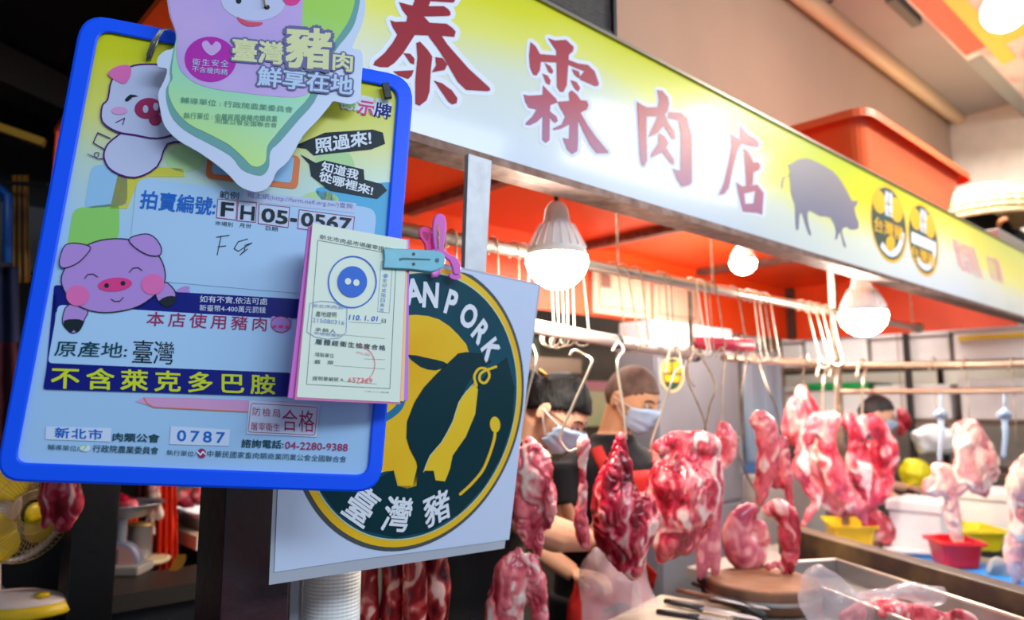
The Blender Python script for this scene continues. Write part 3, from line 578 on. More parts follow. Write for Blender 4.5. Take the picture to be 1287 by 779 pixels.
for k, ch in enumerate('WIAT'):
    a = math.radians([117, 127, 134, 143][k]); arc_text(ch, (E0[0] + .196 * math.cos(a), E0[1] + .196 * math.sin(a)), 0, .035)
for ch, x, y in (('臺', 453.6, 634), ('灣', 498.5, 645.5), ('豬', 548, 637.5)): arc_text(ch, x, y, .052, True, .02)
# ------------------------------------------------------------------ certificate pad
KP = Plane((.512, .877, 1.673), (.2, .975, -.1))
pd = thing('certificate_pad', 'stack of cream, pink and yellow inspection slips clipped over the blue board', 'paper pad', KP(440, 506))
def slip(name, q, off, th, m, label=None):
    o = ink(name, [q], KP, off, m, pd, thick=-th)
    if label: o['label'] = label
    return o
slip('slip', [(388, 284), (514, 302), (508, 505), (362, 500)], -9, .004, mat('paper_pink', '#d264c4', .6), 'magenta paper slips at the back of the stack')
slip('slip', [(394, 283), (514.5, 301), (513, 503), (377, 498)], -6.5, .001, mat('paper_violet', '#c078e0', .6), 'violet paper slip')
slip('slip', [(393, 282), (513, 302.5), (507.5, 504), (376, 500)], -5, .0008, mat('paper_yellow', '#f4c878', .6), 'yellow paper slip')
slip('slip', [(392, 281), (512, 302), (503, 508), (370, 502)], -2, .0015, mat('paper_pink2', '#e070a8', .6), 'pink paper slips')
slip('slip', [(393, 280), (511.5, 301.5), (502.5, 505.5), (373, 499)], 0, .0006, mat('paper_cream', '#dfe6d4', .6), 'cream top slip with a blue round stamp')
def K_(name, polys, layer, m): return ink(name, polys, KP, layer, m, pd)
def KT(s, bl, br, tl, m, layer=2, bold=0., space=1.): return text(s, bl, br, tl, KP, layer, m, pd, 'lettering', bold, 2, space)
a_ = lambda x, y: (x / 5.993 + 370, y / 5.993 + 270); d_ = lambda x, y: (x / 6.493 + 365, y / 6.493 + 390)
M_ink = mat('slip_ink', '#38505a', .6); M_sb = mat('stamp_blue', '#1c62c8', .6); M_sb2 = mat('stamp_pale_blue', '#7c98c4', .6); M_sr = mat('stamp_red', '#f06470', .6)
KT('新北市肉品市場屠宰證明聯', a_(190, 180), a_(768, 290), a_(195, 145), M_ink)
K_('ruled_line', stroke([a_(177, 190), a_(770, 300), d_(812, 638), d_(132, 603)], .55, True), 1, M_ink)
K_('ring_stamp', stroke(ell(*a_(437, 505), 30, 32.2, 40, 5), 1.7, True), 2, M_sb)
K_('round_stamp', [ell(*a_(437, 503), 18.6, 19.6, 32, 5)], 3, M_sb); K_('stamp_dot', [ell(*a_(404, 500), 4, 4.2, 14), ell(*a_(467, 510), 4, 4.2, 14)], 4, mat('paper_cream', '', 0))
K_('ruled_line', stroke([a_(655, 350), a_(740, 365), a_(715, 738), a_(627, 728)], .5, True), 1, M_sb2)
for i, ch in enumerate('‧影印或隔日無效'): KT(ch, a_(672 - i * 4.3, 470 + i * 37), a_(704 - i * 4.3, 474 + i * 37), a_(674 - i * 4.3, 440 + i * 37), M_sb2, 2)
st = smooth_poly([a_(118, 665), a_(200, 648), a_(300, 658), a_(398, 705), d_(455, 180), d_(400, 225), d_(300, 235), d_(200, 215), d_(135, 175)], 1)
K_('square_stamp', stroke(st, .7, True), 2, M_sb2)
KT('產地證明', d_(205, 50), d_(375, 58), d_(208, 5), M_ink); KT('215080316', d_(180, 95), d_(440, 118), d_(183, 60), M_sb2); KT('承銷人', d_(200, 170), d_(370, 185), d_(204, 138), M_ink, 2, 0, 1.2); KT('新北市肉品', d_(178, -25), d_(430, -10), d_(180, -55), M_sb2); KT('市場拍賣科', d_(190, 195), d_(420, 222), d_(192, 172), M_sb2)
KT('110. 1. 01', d_(478, 75), d_(708, 88), d_(485, 35), M_sb, 2, .02); KT('日', d_(745, 100), d_(778, 103), d_(747, 68), M_ink)
K_('ruled_line', stroke([d_(480, 95), d_(740, 108)], .3) + stroke([d_(200, 178), d_(770, 230)], .3) + stroke([d_(355, 450), d_(770, 478)], .3) + stroke([d_(440, 580), d_(705, 600)], .3) + stroke([d_(600, 395), d_(770, 402)], .3), 1, M_ink)
KT('屠體經衛生檢查合格', d_(203, 275), d_(775, 328), d_(207, 230), M_ink, 2, .02, 1.25); KT('填製單位', d_(200, 375), d_(355, 388), d_(203, 340), M_ink); KT('蓋   章', d_(193, 433), d_(352, 442), d_(196, 400), M_ink)
KT('證明單編號 A', d_(180, 570), d_(432, 582), d_(184, 535), M_ink); KT('657369', d_(472, 583), d_(668, 592), d_(475, 545), M_sr, 2, .01, 1.1)
K_('red_stamp', stroke(smooth_poly([d_(560, 285), d_(620, 310), d_(670, 360), d_(690, 430), d_(678, 500), d_(640, 555), d_(550, 595)], 3, False), .8), 3, M_sr); KT('肉品', d_(535, 350), d_(650, 372), d_(540, 330), mat('stamp_pale_red', '#f0a8a4', .6)); KT('110.11.1 100本', d_(610, 664), d_(805, 676), d_(612, 652), M_ink)
# ------------------------------------------------------------------ clothespins
def pin_body(pl, pts, off, th): return [pl(x, y, off) for x, y in pts], -pl.n * th
M_tpin = mat('teal_plastic', '#58a8bc', .35, var=.06, vscale=60, bump=.05); M_ppin = mat('pink_plastic', '#e070cc', .3, sss=.1)
tp = thing('clothespin', 'teal plastic clothespin gripping the cream slips, with small black holes', 'clothespin', KP(530, 340))
f_ = lambda pts: cr(pts, 6.493, 470, 250)
side = f_([(70,408),(250,412),(500,425),(545,440),(570,470),(572,520),(555,560),(510,585),(460,600),(300,580),(70,568),(78,480)])
ink('jaw', [smooth_poly(side[2:9], 2, False) + [side[9], side[10], side[11], side[0], side[1]]], KP, 4, M_tpin, tp, thick=.004).modifiers.new('bevel', 'BEVEL').width = .0012
ink('jaw', [f_([(75,425),(250,422),(480,440),(540,470),(540,560),(460,610),(280,588),(75,575)])], KP, -30, M_tpin, tp, thick=.004)
ink('slot', [f_([(205,485),(235,478),(460,488),(460,500),(240,496),(210,505)])], KP, 14, mat('slot_dark', '#1c5a68', .5), tp); ink('hole', [ell(470 + 324 / 6.493, 250 + 450 / 6.493, 2.1, 2.1, 14), ell(470 + 324 / 6.493, 250 + 531 / 6.493, 2.1, 2.1, 14)], KP, 14, M_black, tp); ink('hole', [ell(470 + 516 / 6.493, 250 + 500 / 6.493, 2.6, 2.8, 14)], KP, 14, mat('slot_dark', '', 0), tp)
MB().tube([KP(497, 325, .004), KP(497, 325, -.016)], .003, 8).build('spring', M_wire, tp)
XP = Plane(EP(552, 330, .004), (0.05, .995, .08))
pp = thing('clothespin', 'pink plastic clothespin with looped handles standing above the emblem sheet', 'clothespin', XP(552, 345))
def rod3(name, pts, r, m, root, off, fl=.55): return MB().tube([XP(x, y, o) for (x, y), o in zip(smooth_poly(f_(pts), 4, False), [off] * 999)], r * 1.45, 10, flat=fl, flatdir=XP.n).build(name, m, root, smooth=True)
up_ = smooth_poly(f_([(492,430),(472,330),(470,230),(486,150),(525,122),(562,142),(579,210),(570,320),(560,400),(600,448),(655,475),(692,530),(690,612),(640,612),(628,560),(600,505),(550,470)]), 3)
o = ink('handle', [up_], XP, 22, M_ppin, pp, thick=.006); o.modifiers.new('b', 'BEVEL').width = .0015
ink('handle_slot', [smooth_poly(f_([(522,200),(536,230),(540,300),(536,400),(524,400),(514,300),(516,230)]), 2)], XP, 37, mat('slot_orange', '#d88858', .5), pp); rod3('spring', [(527,260),(533,300),(526,330),(533,360),(526,400)], .0008, M_wire, pp, .018)
o = ink('handle', [smooth_poly(f_([(418,430),(405,370),(368,315),(360,262),(385,230),(430,236),(460,270),(472,330),(480,420)]), 3)], XP, 4, mat('hot_pink_plastic', '#f0509a', .3), pp, thick=.005); o.modifiers.new('b', 'BEVEL').width = .0012
ink('handle_slot', [smooth_poly(f_([(400,265),(440,275),(448,310),(436,345),(405,300)]), 2)], XP, 16, mat('deep_pink', '#b83070', .4), pp)
rod3('jaw', [(480,410),(500,450),(545,440),(560,430)], .0055, M_ppin, pp, .008, .8); rod3('jaw', [(500,440),(520,520),(525,580),(505,612),(470,615)], .004, M_ppin, pp, .010)
ink('jaw_pad', [smooth_poly(f_([(610,610),(690,615),(695,650),(650,658),(608,640)]), 2)], XP, 18, M_ppin, pp, thick=.005)
# ------------------------------------------------------------------ meat rails and hooks
M_hook = mat('hook_steel', '#e8dcc4', .3, metal=.7); M_hookd = mat('hook_dark', '#7a6654', .35, metal=.6, color2='#b8a890', vscale=30)
PIPE_Y, PIPE_Z = 1.47, 1.975
rl = thing('upper_meat_rail', 'long shiny round steel rail hung under the orange canopy behind the bulbs', 'rail', (2.6, PIPE_Y, PIPE_Z))
MB().tube([(.62, PIPE_Y, PIPE_Z), (4.42, PIPE_Y, PIPE_Z)], .018, 16).build('pipe', M_bar, rl, smooth=True)
for x in (.80, 1.81, 2.36, 4.36):
    MB().tube([(x, PIPE_Y, PIPE_Z + .02), (x, PIPE_Y, 2.424)], .004, 8).build('hanger_rod', M_hookd, rl)
MB().beam((.60, 1.47, 1.975), (.60, 1.47, 2.424), .03, .03, (0, 1, 0)).build('hanger_rod', M_rust, rl)
MB().lathe((4.42, PIPE_Y, PIPE_Z), [(.024, -.02), (.03, 0), (.03, .03), (.018, .05)], 12, (1, 0, 0)).build('end_clamp', M_hookd, rl, smooth=True)
A, Bq = Vector((1.10, 1.336, 1.76)), Vector((2.234, 1.478, 1.721))
lo = thing('lower_meat_rail', 'pale round rail at head height carrying the hooks before the workers', 'rail', (A + Bq) / 2)
MB().tube([A, Bq], .0195, 16).build('pipe', mat('pale_rail', '#d8c4b8', .35, metal=.3), lo, smooth=True)
MB().tube([Vector((1.72, 1.414, 1.739)) , Vector((1.735, 1.416, 1.7385))], .0225, 16).build('joint_cap', mat('joint_dark', '#2c3a38', .5), lo, smooth=True)
rb = atd(787, 436, 2.05)
r1, r2 = atd(872, 431, 2.62), atd(944, 434, 2.72)
tag(MB().tube([r1, r2], .024, 14).build('red_roller', mat('red_roller', '#d8304c', .4), smooth=True), 'short red tube at the end of the pale rail', 'tube')
MB().tube([Bq + Vector((-.01, 0, 0)), Bq + Vector((.02, .002, 0))], .021, 14).build('joint_cap', mat('joint_dark', '', 0), lo)
MB().beam((1.12, 1.34, 1.775), (1.12, 1.34, 2.424), .02, .02, (0, 1, 0)).build('hanger_rod', M_rust, lo)
MB().beam((2.22, 1.477, 1.735), (2.22, 1.477, 1.95), .012, .012, (0, 1, 0)).build('hanger_rod', M_hookd, lo)
rr = thing('end_rack', 'two-rail brown steel rack at the far end of the stall', 'rack', (3.9, 1.4, 1.6))
MB().tube([(2.60, 1.58, 1.735), (3.9, 1.67, 1.754), (3.9, .80, 1.725)], .016, 12).build('rail', mat('brown_rail', '#a08470', .35, metal=.5), rr, smooth=False)
MB().tube([(3.9, 1.69, 1.616), (3.9, .80, 1.61)], .014, 12).build('rail', mat('brown_rail', '', 0), rr)
for z in (0,): MB().beam((3.9, 1.70, .802), (3.9, 1.70, 2.38), .03, .03, (0, 1, 0)).build('upright', M_hookd, rr)
for y in (.80,): MB().beam((3.9, y, .802), (3.9, y, 1.75), .03, .03, (0, 1, 0)).build('upright', M_hookd, rr)
def long_hook(t, e, r, m, i, lab):
    """S-hook: loop over the rail at t, straight shaft, J at e"""
    t, e = Vector(t), Vector(e); R1 = .021 + r; pts = []
    for k in range(9):
        a = math.radians(-60 + 240 * k / 8); pts.append(t + Vector((0, math.cos(a) * R1, math.sin(a) * R1)))
    s0 = pts[-1]; d = (e - s0)
    pts += [s0 + d * .12, s0 + d * .5, s0 + d * .88]
    hx = Vector((d.x, d.y, 0)); side = Vector((-.55, .55, 0)) if i % 2 else Vector((-.2, .75, 0)); side.normalize(); R2 = .024
    c = e + side * R2 * .9
    for k in range(8):
        a = math.radians(200 * k / 7); pts.append(c + side * (-math.cos(a) * R2) + Vector((0, 0, -math.sin(a) * R2)))
    o = MB().tube(pts, r, 7).build('meat_hook', m, smooth=True, org=t)
    return tag(o, lab, 'hook', 'long hooks on the upper rail')
def pipex(px):
    r = ray(px, 360); t = PIPE_Y / r.y; return Vector((r.x * t, PIPE_Y, PIPE_Z))
tops = [(552, 556, 398, 0), (566, 572, 402, 0), (600, 606, 405, 0), (618, 628, 408, 0), (645, 652, 410, 0), (657, 664, 412, 1), (684, 697, 424, 1), (691, 703, 426, 1), (698, 709, 427, 1), (705, 714, 426, 1), (712, 722, 424, 1), (724, 741, 425, 1), (770, 787, 434, 0), (782, 804, 433, 0),
        (799, 815, 428, 0), (829, 842, 440, 0), (836, 848, 440, 0), (868, 888, 437, 1), (878, 892, 440, 1), (884, 897, 440, 0), (893, 911, 434, 0), (920, 940, 446, 0), (940, 956, 448, 1), (946, 963, 447, 1), (953, 970, 447, 0), (960, 979, 446, 1), (1006, 1029, 448, 1), (1016, 1042, 455, 1), (1025, 1047, 450, 1), (1036, 1058, 452, 1)]
ORD = 'first second third fourth fifth sixth seventh eighth'.split(); seen = {}
for i, (a, b_, y, br) in enumerate(tops):
    t = pipex(a); d = (t - CAM).dot(FW)
    nm = 'long bright steel hook on the upper rail' if br else 'long dull steel hook on the upper rail'
    where = ('behind the emblem sheet' if a < 650 else 'below the nearest bulb' if a < 760 else 'left of the shaved head' if a < 800 else 'above the shaved man' if a < 860 else 'above the red tube' if a < 930 else 'in the row beside the middle bulb' if a < 990 else 'in the bunch left of the far bulb')
    k = seen[where] = seen.get(where, -1) + 1; nm = ('bright' if br else 'dull') + ' long hook, ' + ORD[k] + ' of those ' + where
    long_hook(t, atd(b_, y, d * .965), .0030 if br else .0026, M_hook if br else M_hookd, i, nm)['group'] = 'long hooks ' + where
def path_hook(px, d, r, m, lab, r3=None):
    pts = smooth_poly([tuple(atd(p[0], p[1], p[2] if len(p) > 2 else d)) for p in px], 4, False)
    return tag(MB().tube(pts, r, 8).build('meat_hook', m, smooth=True), lab, 'hook')
path_hook([(655, 432, 1.80), (664, 428, 1.90), (672, 440, 1.87), (673, 455), (664, 491), (653, 548), (646, 594), (650, 625), (654, 640)], 1.84, .0034, M_hook, 'thick steel hook piercing the leftmost pale pork strips')
path_hook([(716, 447, 1.85), (722, 440, 1.85), (735, 446, 1.88), (744, 453), (738, 470), (722, 505), (705, 545), (706, 557), (716, 567), (732, 560)], 1.86, .0036, M_hook, 'wide curved hook holding the thin pale rib bone')
path_hook([(770, 440, 2.0), (777, 430, 2.1), (784, 440, 2.04), (776, 452), (778, 478), (784, 517), (787, 552)], 1.98, .0034, M_hook, 'straight hook in the dark red shoulder, in front of the shaved man')
path_hook([(836, 470, 2.2), (842, 440, 2.25), (852, 436, 2.3), (856, 458, 2.2), (848, 468), (835, 509), (822, 545), (818, 562), (824, 572)], 2.14, .0034, M_hook, 'slanted hook in the marbled slab, before the yellow badge')
path_hook([(858, 458, 2.5), (864, 436, 2.56), (872, 442, 2.52), (864, 460), (863, 475), (874, 500), (885, 528), (888, 548)], 2.4, .0030, M_hookd, 'left one of two crossed hooks on the grey fridge side')
path_hook([(873, 486, 2.4), (864, 470, 2.44), (868, 440, 2.6), (876, 441, 2.56), (899, 482), (892, 510), (886, 540)], 2.42, .0030, M_hookd, 'right one of two crossed hooks on the grey fridge side')
path_hook([(924, 452, 2.66), (932, 422, 2.70), (938, 440, 2.68), (933, 480), (931, 515), (933, 545), (924, 556), (930, 575), (940, 600), (952, 622), (954, 640), (948, 648)], 2.46, .0034, M_hookd, 'long bent hook holding the smooth pink kidney cut')
path_hook([(940, 455, 2.95), (950, 440, 2.98), (956, 462, 2.9), (966, 490), (976, 514), (982, 545)], 2.6, .0032, M_hookd, 'thin hook leaning into the ridged pink ribs')
for x, l in ((1034, 'left'), (1050, 'middle'), (1084, 'right')):
    dd = (onY(x, 457, 1.655) - CAM).dot(FW) if x < 1060 else (onX(x, 457, 3.9) - CAM).dot(FW)
    path_hook([(x - 8, 474, dd - .05), (x - 2, 452, dd), (x + 5, 458, dd + .04), (x + 1, 476), (x, 500), (x - 1, 522), (x - 4, 545)], dd - .06, .0058, M_hook, l + ' one of three short bright hooks on the rib rack')
for x, y2, l in ((1173, 536, 'thin dark hook left of the pale knuckle'), (1213, 535, 'thin dark hook holding the pale knuckle'), (1272, 560, 'thin dark hook at the right edge')):
    tz = onX(x, 457, 3.9); d = (tz - CAM).dot(FW)
    path_hook([(x - 5, 466, d - .03), (x - 1, 449, d + .0), (x + 3, 455, d + .05), (x + 2, 480, d + .02), (x + 4, 510, d - .02), (x + 6, y2, d - .03)], d, .0026, M_hookd, l)
path_hook([(1004, 462, 3.58), (1008, 448, 3.64), (1012, 456, 3.66), (1009, 475, 3.66), (1010, 500, 3.68)], 3.66, .004, M_hookd, 'short dark hook holding the pointed coral pink cut')
path_hook([(900, 448, 2.58), (906, 436, 2.62), (911, 446, 2.58), (908, 480, 2.5), (908, 540, 2.40)], 2.5, .0028, M_hookd, 'thin straight hook above the small pink cut by the slab')
# ------------------------------------------------------------------ bulbs
M_glow = mat('bulb_glow', (1, .93, .82), .4, emit=60)
M_neck = mat('bulb_neck', '#f4e4d8', .4, sss=.3)
def bulb(px, py, Y, R, lab, top):
    r = ray(px, py); c = CAM + r * (Y / r.y)
    t = thing('bulb', lab, 'lamp', (c.x, c.y, c.z), 'work bulbs under the canopy')
    k = R
    MB().lathe(c, [(.01 * k, -.86 * k), (.35 * k, -.80 * k), (.66 * k, -.62 * k), (.88 * k, -.36 * k), (1.0 * k, 0), (.97 * k, .22 * k)], 28).build('globe', M_glow, t, smooth=True)
    MB().lathe(c, [(.98 * k, .2 * k), (.90 * k, .5 * k), (.70 * k, .95 * k), (.42 * k, 1.35 * k), (.36 * k, 1.75 * k), (.22 * k, 1.95 * k)], 28).build('housing', M_neck, t, smooth=True)
    for q in range(20):
        a = 2 * PI * q / 20; u = Vector((math.cos(a), math.sin(a), 0))
        o = MB().beam(c + u * .94 * k + Vector((0, 0, .45 * k)), c + u * .56 * k + Vector((0, 0, 1.2 * k)), .02 * k, .05 * k).build('cooling_fin', M_neck, t)
    MB().tube([c + Vector((0, 0, 1.9 * k)), Vector((c.x, c.y, top))], .006, 8).build('cord', mat('cord_black', '#2a2422', .5), t)
    l = lamp('bulb_light', 'POINT', (c.x, c.y, c.z - R * 1.05), 16, (1, .88, .72), R * .6); l.parent = t; l.location = (0, 0, -R * 1.05)
bulb(700, 330, 1.27, .080, 'large glaring white bulb hanging close behind the sign', 2.424)
bulb(934, 331, 1.90, .066, 'small round glowing bulb in the middle of the canopy', 2.424)
bulb(1085, 398, 1.27, .098, 'large glaring white bulb at the far end of the rail', 2.424)
r = ray(877, 155); P0 = CAM + r * (1.12 / r.y); rf = Vector((r.x, -r.y, r.z)) / r.y; P1 = P0 + rf * .80
ab = thing('bulb', 'round aisle bulb outside the frame whose glare falls on the sign', 'lamp', P1)
MB().ball(P1, .06, 20, 14).build('globe', mat('bulb_glow_strong', (1, .95, .86), .4, emit=130), ab, smooth=True); MB().lathe(P1, [(.035, .035), (.03, .09), (.016, .12)], 14).build('housing', M_neck, ab, smooth=True); MB().tube([P1 + Vector((0, 0, .11)), (P1.x, P1.y, 3.95)], .005, 6).build('cord', mat('cord_black', '', 0), ab)
# ------------------------------------------------------------------ meat
def meat_mat(name, deep, mid, pale, fat, shift=0.0, rough=.28, scale=1.0):
    m = bpy.data.materials.new(name); m.use_nodes = True; nt = m.node_tree; b = nt.nodes['Principled BSDF']
    b.inputs['Roughness'].default_value = rough; b.inputs['Coat Weight'].default_value = .35; b.inputs['Coat Roughness'].default_value = .15
    b.inputs['Subsurface Weight'].default_value = .12; b.inputs['Subsurface Radius'].default_value = (.012, .004, .003); b.inputs['Subsurface Scale'].default_value = 1
    at = nt.nodes.new('ShaderNodeAttribute'); at.attribute_name = 'fat'
    tc = nt.nodes.new('ShaderNodeTexCoord'); mp = nt.nodes.new('ShaderNodeMapping'); mp.inputs['Scale'].default_value = (1, 1, .45); nt.links.new(tc.outputs['Object'], mp.inputs[0])
    n = nt.nodes.new('ShaderNodeTexNoise'); n.inputs['Scale'].default_value = 34 * scale; n.inputs['Detail'].default_value = 5; n.inputs['Distortion'].default_value = .9; nt.links.new(mp.outputs[0], n.inputs['Vector'])
    a = nt.nodes.new('ShaderNodeMath'); a.operation = 'MULTIPLY_ADD'; nt.links.new(n.outputs[0], a.inputs[0]); a.inputs[1].default_value = .75; nt.links.new(at.outputs['Fac'], a.inputs[2])
    s = nt.nodes.new('ShaderNodeMath'); s.operation = 'ADD'; nt.links.new(a.outputs[0], s.inputs[0]); s.inputs[1].default_value = -.375 + shift
    rp = nt.nodes.new('ShaderNodeValToRGB'); e = rp.color_ramp.elements; e.new(.5); e.new(.5)
    for i, (p, c) in enumerate(((.14, deep), (.42, mid), (.64, pale), (.82, fat))): e[i].position = p; e[i].color = (*hexc(c), 1)
    nt.links.new(s.outputs[0], rp.inputs[0]); nt.links.new(rp.outputs[0], b.inputs['Base Color'])
    bp = nt.nodes.new('ShaderNodeBump'); bp.inputs['Strength'].default_value = .35; bp.inputs['Distance'].default_value = .004; nt.links.new(n.outputs[0], bp.inputs['Height']); nt.links.new(bp.outputs[0], b.inputs['Normal'])
    return m
MM = {'red': meat_mat('lean_red', '#8c0818', '#dc3c50', '#f48c8c', '#fcd4c8'),
      'dark': meat_mat('lean_dark', '#700414', '#c41c38', '#ea6c78', '#f8c4b8', -.04),
      'pink': meat_mat('lean_pink', '#b82438', '#ee7078', '#f8a8a0', '#fde2d4', .0),
      'pale': meat_mat('fat_pale', '#d06a6c', '#f0a89c', '#f6cbb4', '#fae2d0', .1),
      'smooth': meat_mat('smooth_cut', '#b84860', '#e0808c', '#f0a0a4', '#f8c8c0', 0, .2, .5),
      'sausage': meat_mat('sausage_mix', '#4c060c', '#8c1418', '#b83c38', '#e8b0a0', -.03, .25, 1.3)}
def meat(name, label, limbs, d, m, group=None, vox=None, seed=1, bulge=1.0, fold=1.0, flat=.62, cat='meat', depth=None, strips=0):
    fold *= .75
    b = MB()
    for j, L in enumerate(limbs):
        L = [(p + (0,))[:4] if len(p) == 3 else p for p in L]
        L = smooth_poly([(p[0], p[1], p[2], p[3] if len(p) > 3 else 0) for p in L], 5, False)
        n = len(L)
        pts = [atd(x, y, d + o) for x, y, r, o in L]; rad = [max(.0015, abs(r) * 1.1 * d / FPX) for x, y, r, o in L]
        # rounded ends
        p0 = pts[0] + (pts[0] - pts[1]).normalized() * rad[0] * .7; p1 = pts[-1] + (pts[-1] - pts[-2]).normalized() * rad[-1] * .7
        b.tube([p0] + pts + [p1], [rad[0] * .45] + rad + [rad[-1] * .45], 14, flat=flat, flatdir=FW)
    o = b.build(name, None, recalc=True)
    vs = vox or .0021 * d
    md = o.modifiers.new('r', 'REMESH'); md.mode = 'VOXEL'; md.voxel_size = vs
    dg = bpy.context.evaluated_depsgraph_get(); me = bpy.data.meshes.new_from_object(o.evaluated_get(dg))
    o.modifiers.clear(); old = o.data; o.data = me; bpy.data.meshes.remove(old); me.name = name
    nv = len(me.vertices); at = me.attributes.new('fat', 'FLOAT', 'POINT'); S = Vector((seed * 3.7, seed * 1.3, seed * 7.1)); fv = [0.0] * nv; co = [0.0] * (nv * 3)
    nrm = [v.normal.copy() for v in me.vertices]
    for i, v in enumerate(me.vertices):
        p = v.co * (2.0 / max(d, 1.6)); q = p + S
        n1 = noise.noise(q * 15); w = Vector((noise.noise(q * 22 + Vector((9, 0, 0))), noise.noise(q * 22 + Vector((0, 9, 0))), 0)) * .035
        g = Vector((q.x + w.x, q.y + w.y, q.z * .30 + w.y)) * 34
        n2 = noise.noise(g); rdg = 1 - min(1, abs(n2) * 3.0)
        g3 = noise.noise(q * 60)
        dsp = (n1 * .012 * bulge - rdg * rdg * .0055 * fold + g3 * .0022 * fold) * d / 2
        c = v.co + nrm[i] * dsp
        co[3 * i:3 * i + 3] = c
        fv[i] = .52 + n1 * .35 - rdg * .22 + n2 * .5
    me.vertices.foreach_set('co', co); at.data.foreach_set('value', fv); me.polygons.foreach_set('use_smooth', [True] * len(me.polygons))
    me.materials.append(MM[m]); me.update()
    return tag(o, label, cat, group)
G1 = 'cuts of pork hanging on the hooks'
meat('pork_strips', 'leftmost bunch of pale pink pork strips beside the emblem sheet', [[(664,552,8),(668,572,18),(672,600,22),(668,622,20)], [(655,600,12),(656,640,13),(660,672,7),(664,690,3)], [(682,590,14),(687,630,11),(690,664,4)], [(672,620,13),(676,665,10),(676,700,5)], [(648,560,9,.02),(648,600,13,.02),(650,650,8,.02)], [(684,600,8,-.02),(690,640,7,-.02),(692,655,3,-.02)]], 1.80, 'pink', G1, seed=1, fold=1.3)
meat('pork_strips', 'lowest bunch of pale pork strips near the bottom edge beside the black shirt', [[(650,690,7),(646,706,18),(640,735,22),(634,775,24),(636,830,22)], [(662,706,14),(672,740,14),(678,775,10),(678,810,6)], [(640,720,12),(626,760,12),(620,800,10)]], 1.80, 'pink', G1, seed=2, fold=1.3)
meat('rib_bone', 'thin whitish rib bone with pink meat on the wide curved hook', [[(733,553,7),(733,562,7.5),(732,585,5.5),(732,620,6),(730,650,8),(733,675,9),(738,686,6)]], 1.85, 'pink', G1, seed=3, bulge=.3, flat=.9)
meat('pork_shoulder', 'largest dark red shoulder cut hanging in the middle', [[(781,550,6),(778,566,12),(776,590,19),(774,622,29),(780,655,36),(788,690,26),(794,716,12),(796,728,5)], [(757,618,8),(758,645,14),(768,680,16)], [(808,630,14),(814,655,15),(808,680,12)], [(778,566,8,-.03),(770,605,12,-.05),(770,650,15,-.05)]], 1.96, 'dark', G1, seed=4, fold=1.5)
meat('pork_slab', 'broad marbled pink slab right of the dark red shoulder', [[(828,562,9),(850,556,12),(880,556,13),(893,566,12)], [(858,572,18),(856,600,40),(858,635,40),(850,670,30),(838,692,20),(832,702,9)], [(832,600,12),(820,628,13),(822,660,14)], [(888,580,15),(890,610,15),(886,640,12)]], 2.10, 'red', G1, seed=5, fold=1.2)
meat('pork_piece', 'small pink cut hanging just behind the broad slab', [[(908,534,8),(910,548,13),(909,568,14),(904,586,8)]], 2.38, 'pink', G1, seed=6)
meat('pork_strips', 'two long smooth purple pink strips hanging below the slab edge', [[(894,575,8),(889,620,9),(884,680,9),(882,722,6),(883,730,3)], [(904,585,6),(902,640,6),(899,700,6),(899,732,4)]], 2.30, 'smooth', G1, seed=7, bulge=.4, fold=.5)
meat('pork_kidney_cut', 'smooth rounded pink cut on the long bent hook above the chopping block', [[(946,640,9),(932,650,14),(926,675,18),(938,695,22),(950,698,16)], [(952,660,10),(960,680,9)]], 2.42, 'smooth', G1, seed=8, bulge=.3, fold=.2, flat=.8)
meat('rib_strip', 'narrow pink and white rib strip left of the rib rack', [[(948,533,8),(956,526,10),(964,545,14),(966,575,13),(960,605,11),(955,635,6)], [(984,552,6),(986,580,8),(990,610,8),(994,645,6)], [(974,580,8,.02),(976,610,9,.02)]], 2.5, 'pink', G1, seed=9, fold=1.2)
meat('rib_strip', 'ridged red rib piece with a thin tail dangling over the block', [[(966,642,9),(978,640,12),(992,656,13),(994,690,12),(990,718,9)], [(990,718,5),(991,735,3.5),(993,744,5)], [(966,712,3),(975,708,4),(985,712,3)]], 2.32, 'red', G1, seed=10, fold=1.6, bulge=.6)
meat('pork_piece', 'pointed coral pink cut behind the rib rack, below the brown post', [[(1009,490,7),(1010,508,18),(1008,530,22),(1000,550,18)]], 3.68, 'pink', G1, seed=11)
meat('rib_rack', 'left half of the broad pink rib rack with dark gaps between ribs', [[(1030,528,9),(1012,545,10),(1006,575,9),(1012,605,9),(1028,622,8)], [(1048,524,10),(1040,550,12),(1046,585,14),(1058,615,16),(1076,640,12),(1086,655,6)], [(1020,608,6),(1026,632,5),(1012,655,4),(1006,668,3)], [(1030,560,13,.06),(1034,600,16,.06),(1050,630,14,.06),(1064,648,8,.06)]], 3.55, 'pink', G1, seed=12, fold=1.3)
meat('rib_rack', 'right half of the broad rib rack curling towards the masked man', [[(1066,526,9),(1076,545,11),(1080,575,14),(1086,610,14),(1094,640,8)], [(1080,535,8),(1098,534,12),(1112,555,12),(1116,585,11),(1108,612,11),(1094,630,9)], [(1090,560,12,.06),(1098,600,14,.06)]], 3.62, 'red', G1, seed=13, fold=1.2)
meat('pork_knuckle', 'pale fatty knuckle with a long red tail at the far right rack', [[(1203,540,10),(1220,532,9),(1228,550,14),(1236,575,16),(1243,598,13)], [(1214,555,16),(1222,590,18),(1232,610,14),(1238,622,8)], [(1178,592,10),(1194,600,13),(1206,612,12)], [(1163,606,9),(1170,610,12),(1184,612,10)], [(1192,606,8),(1198,640,9),(1203,670,9),(1209,695,7),(1215,708,3)]], 3.36, 'pale', G1, seed=14, fold=1.3)
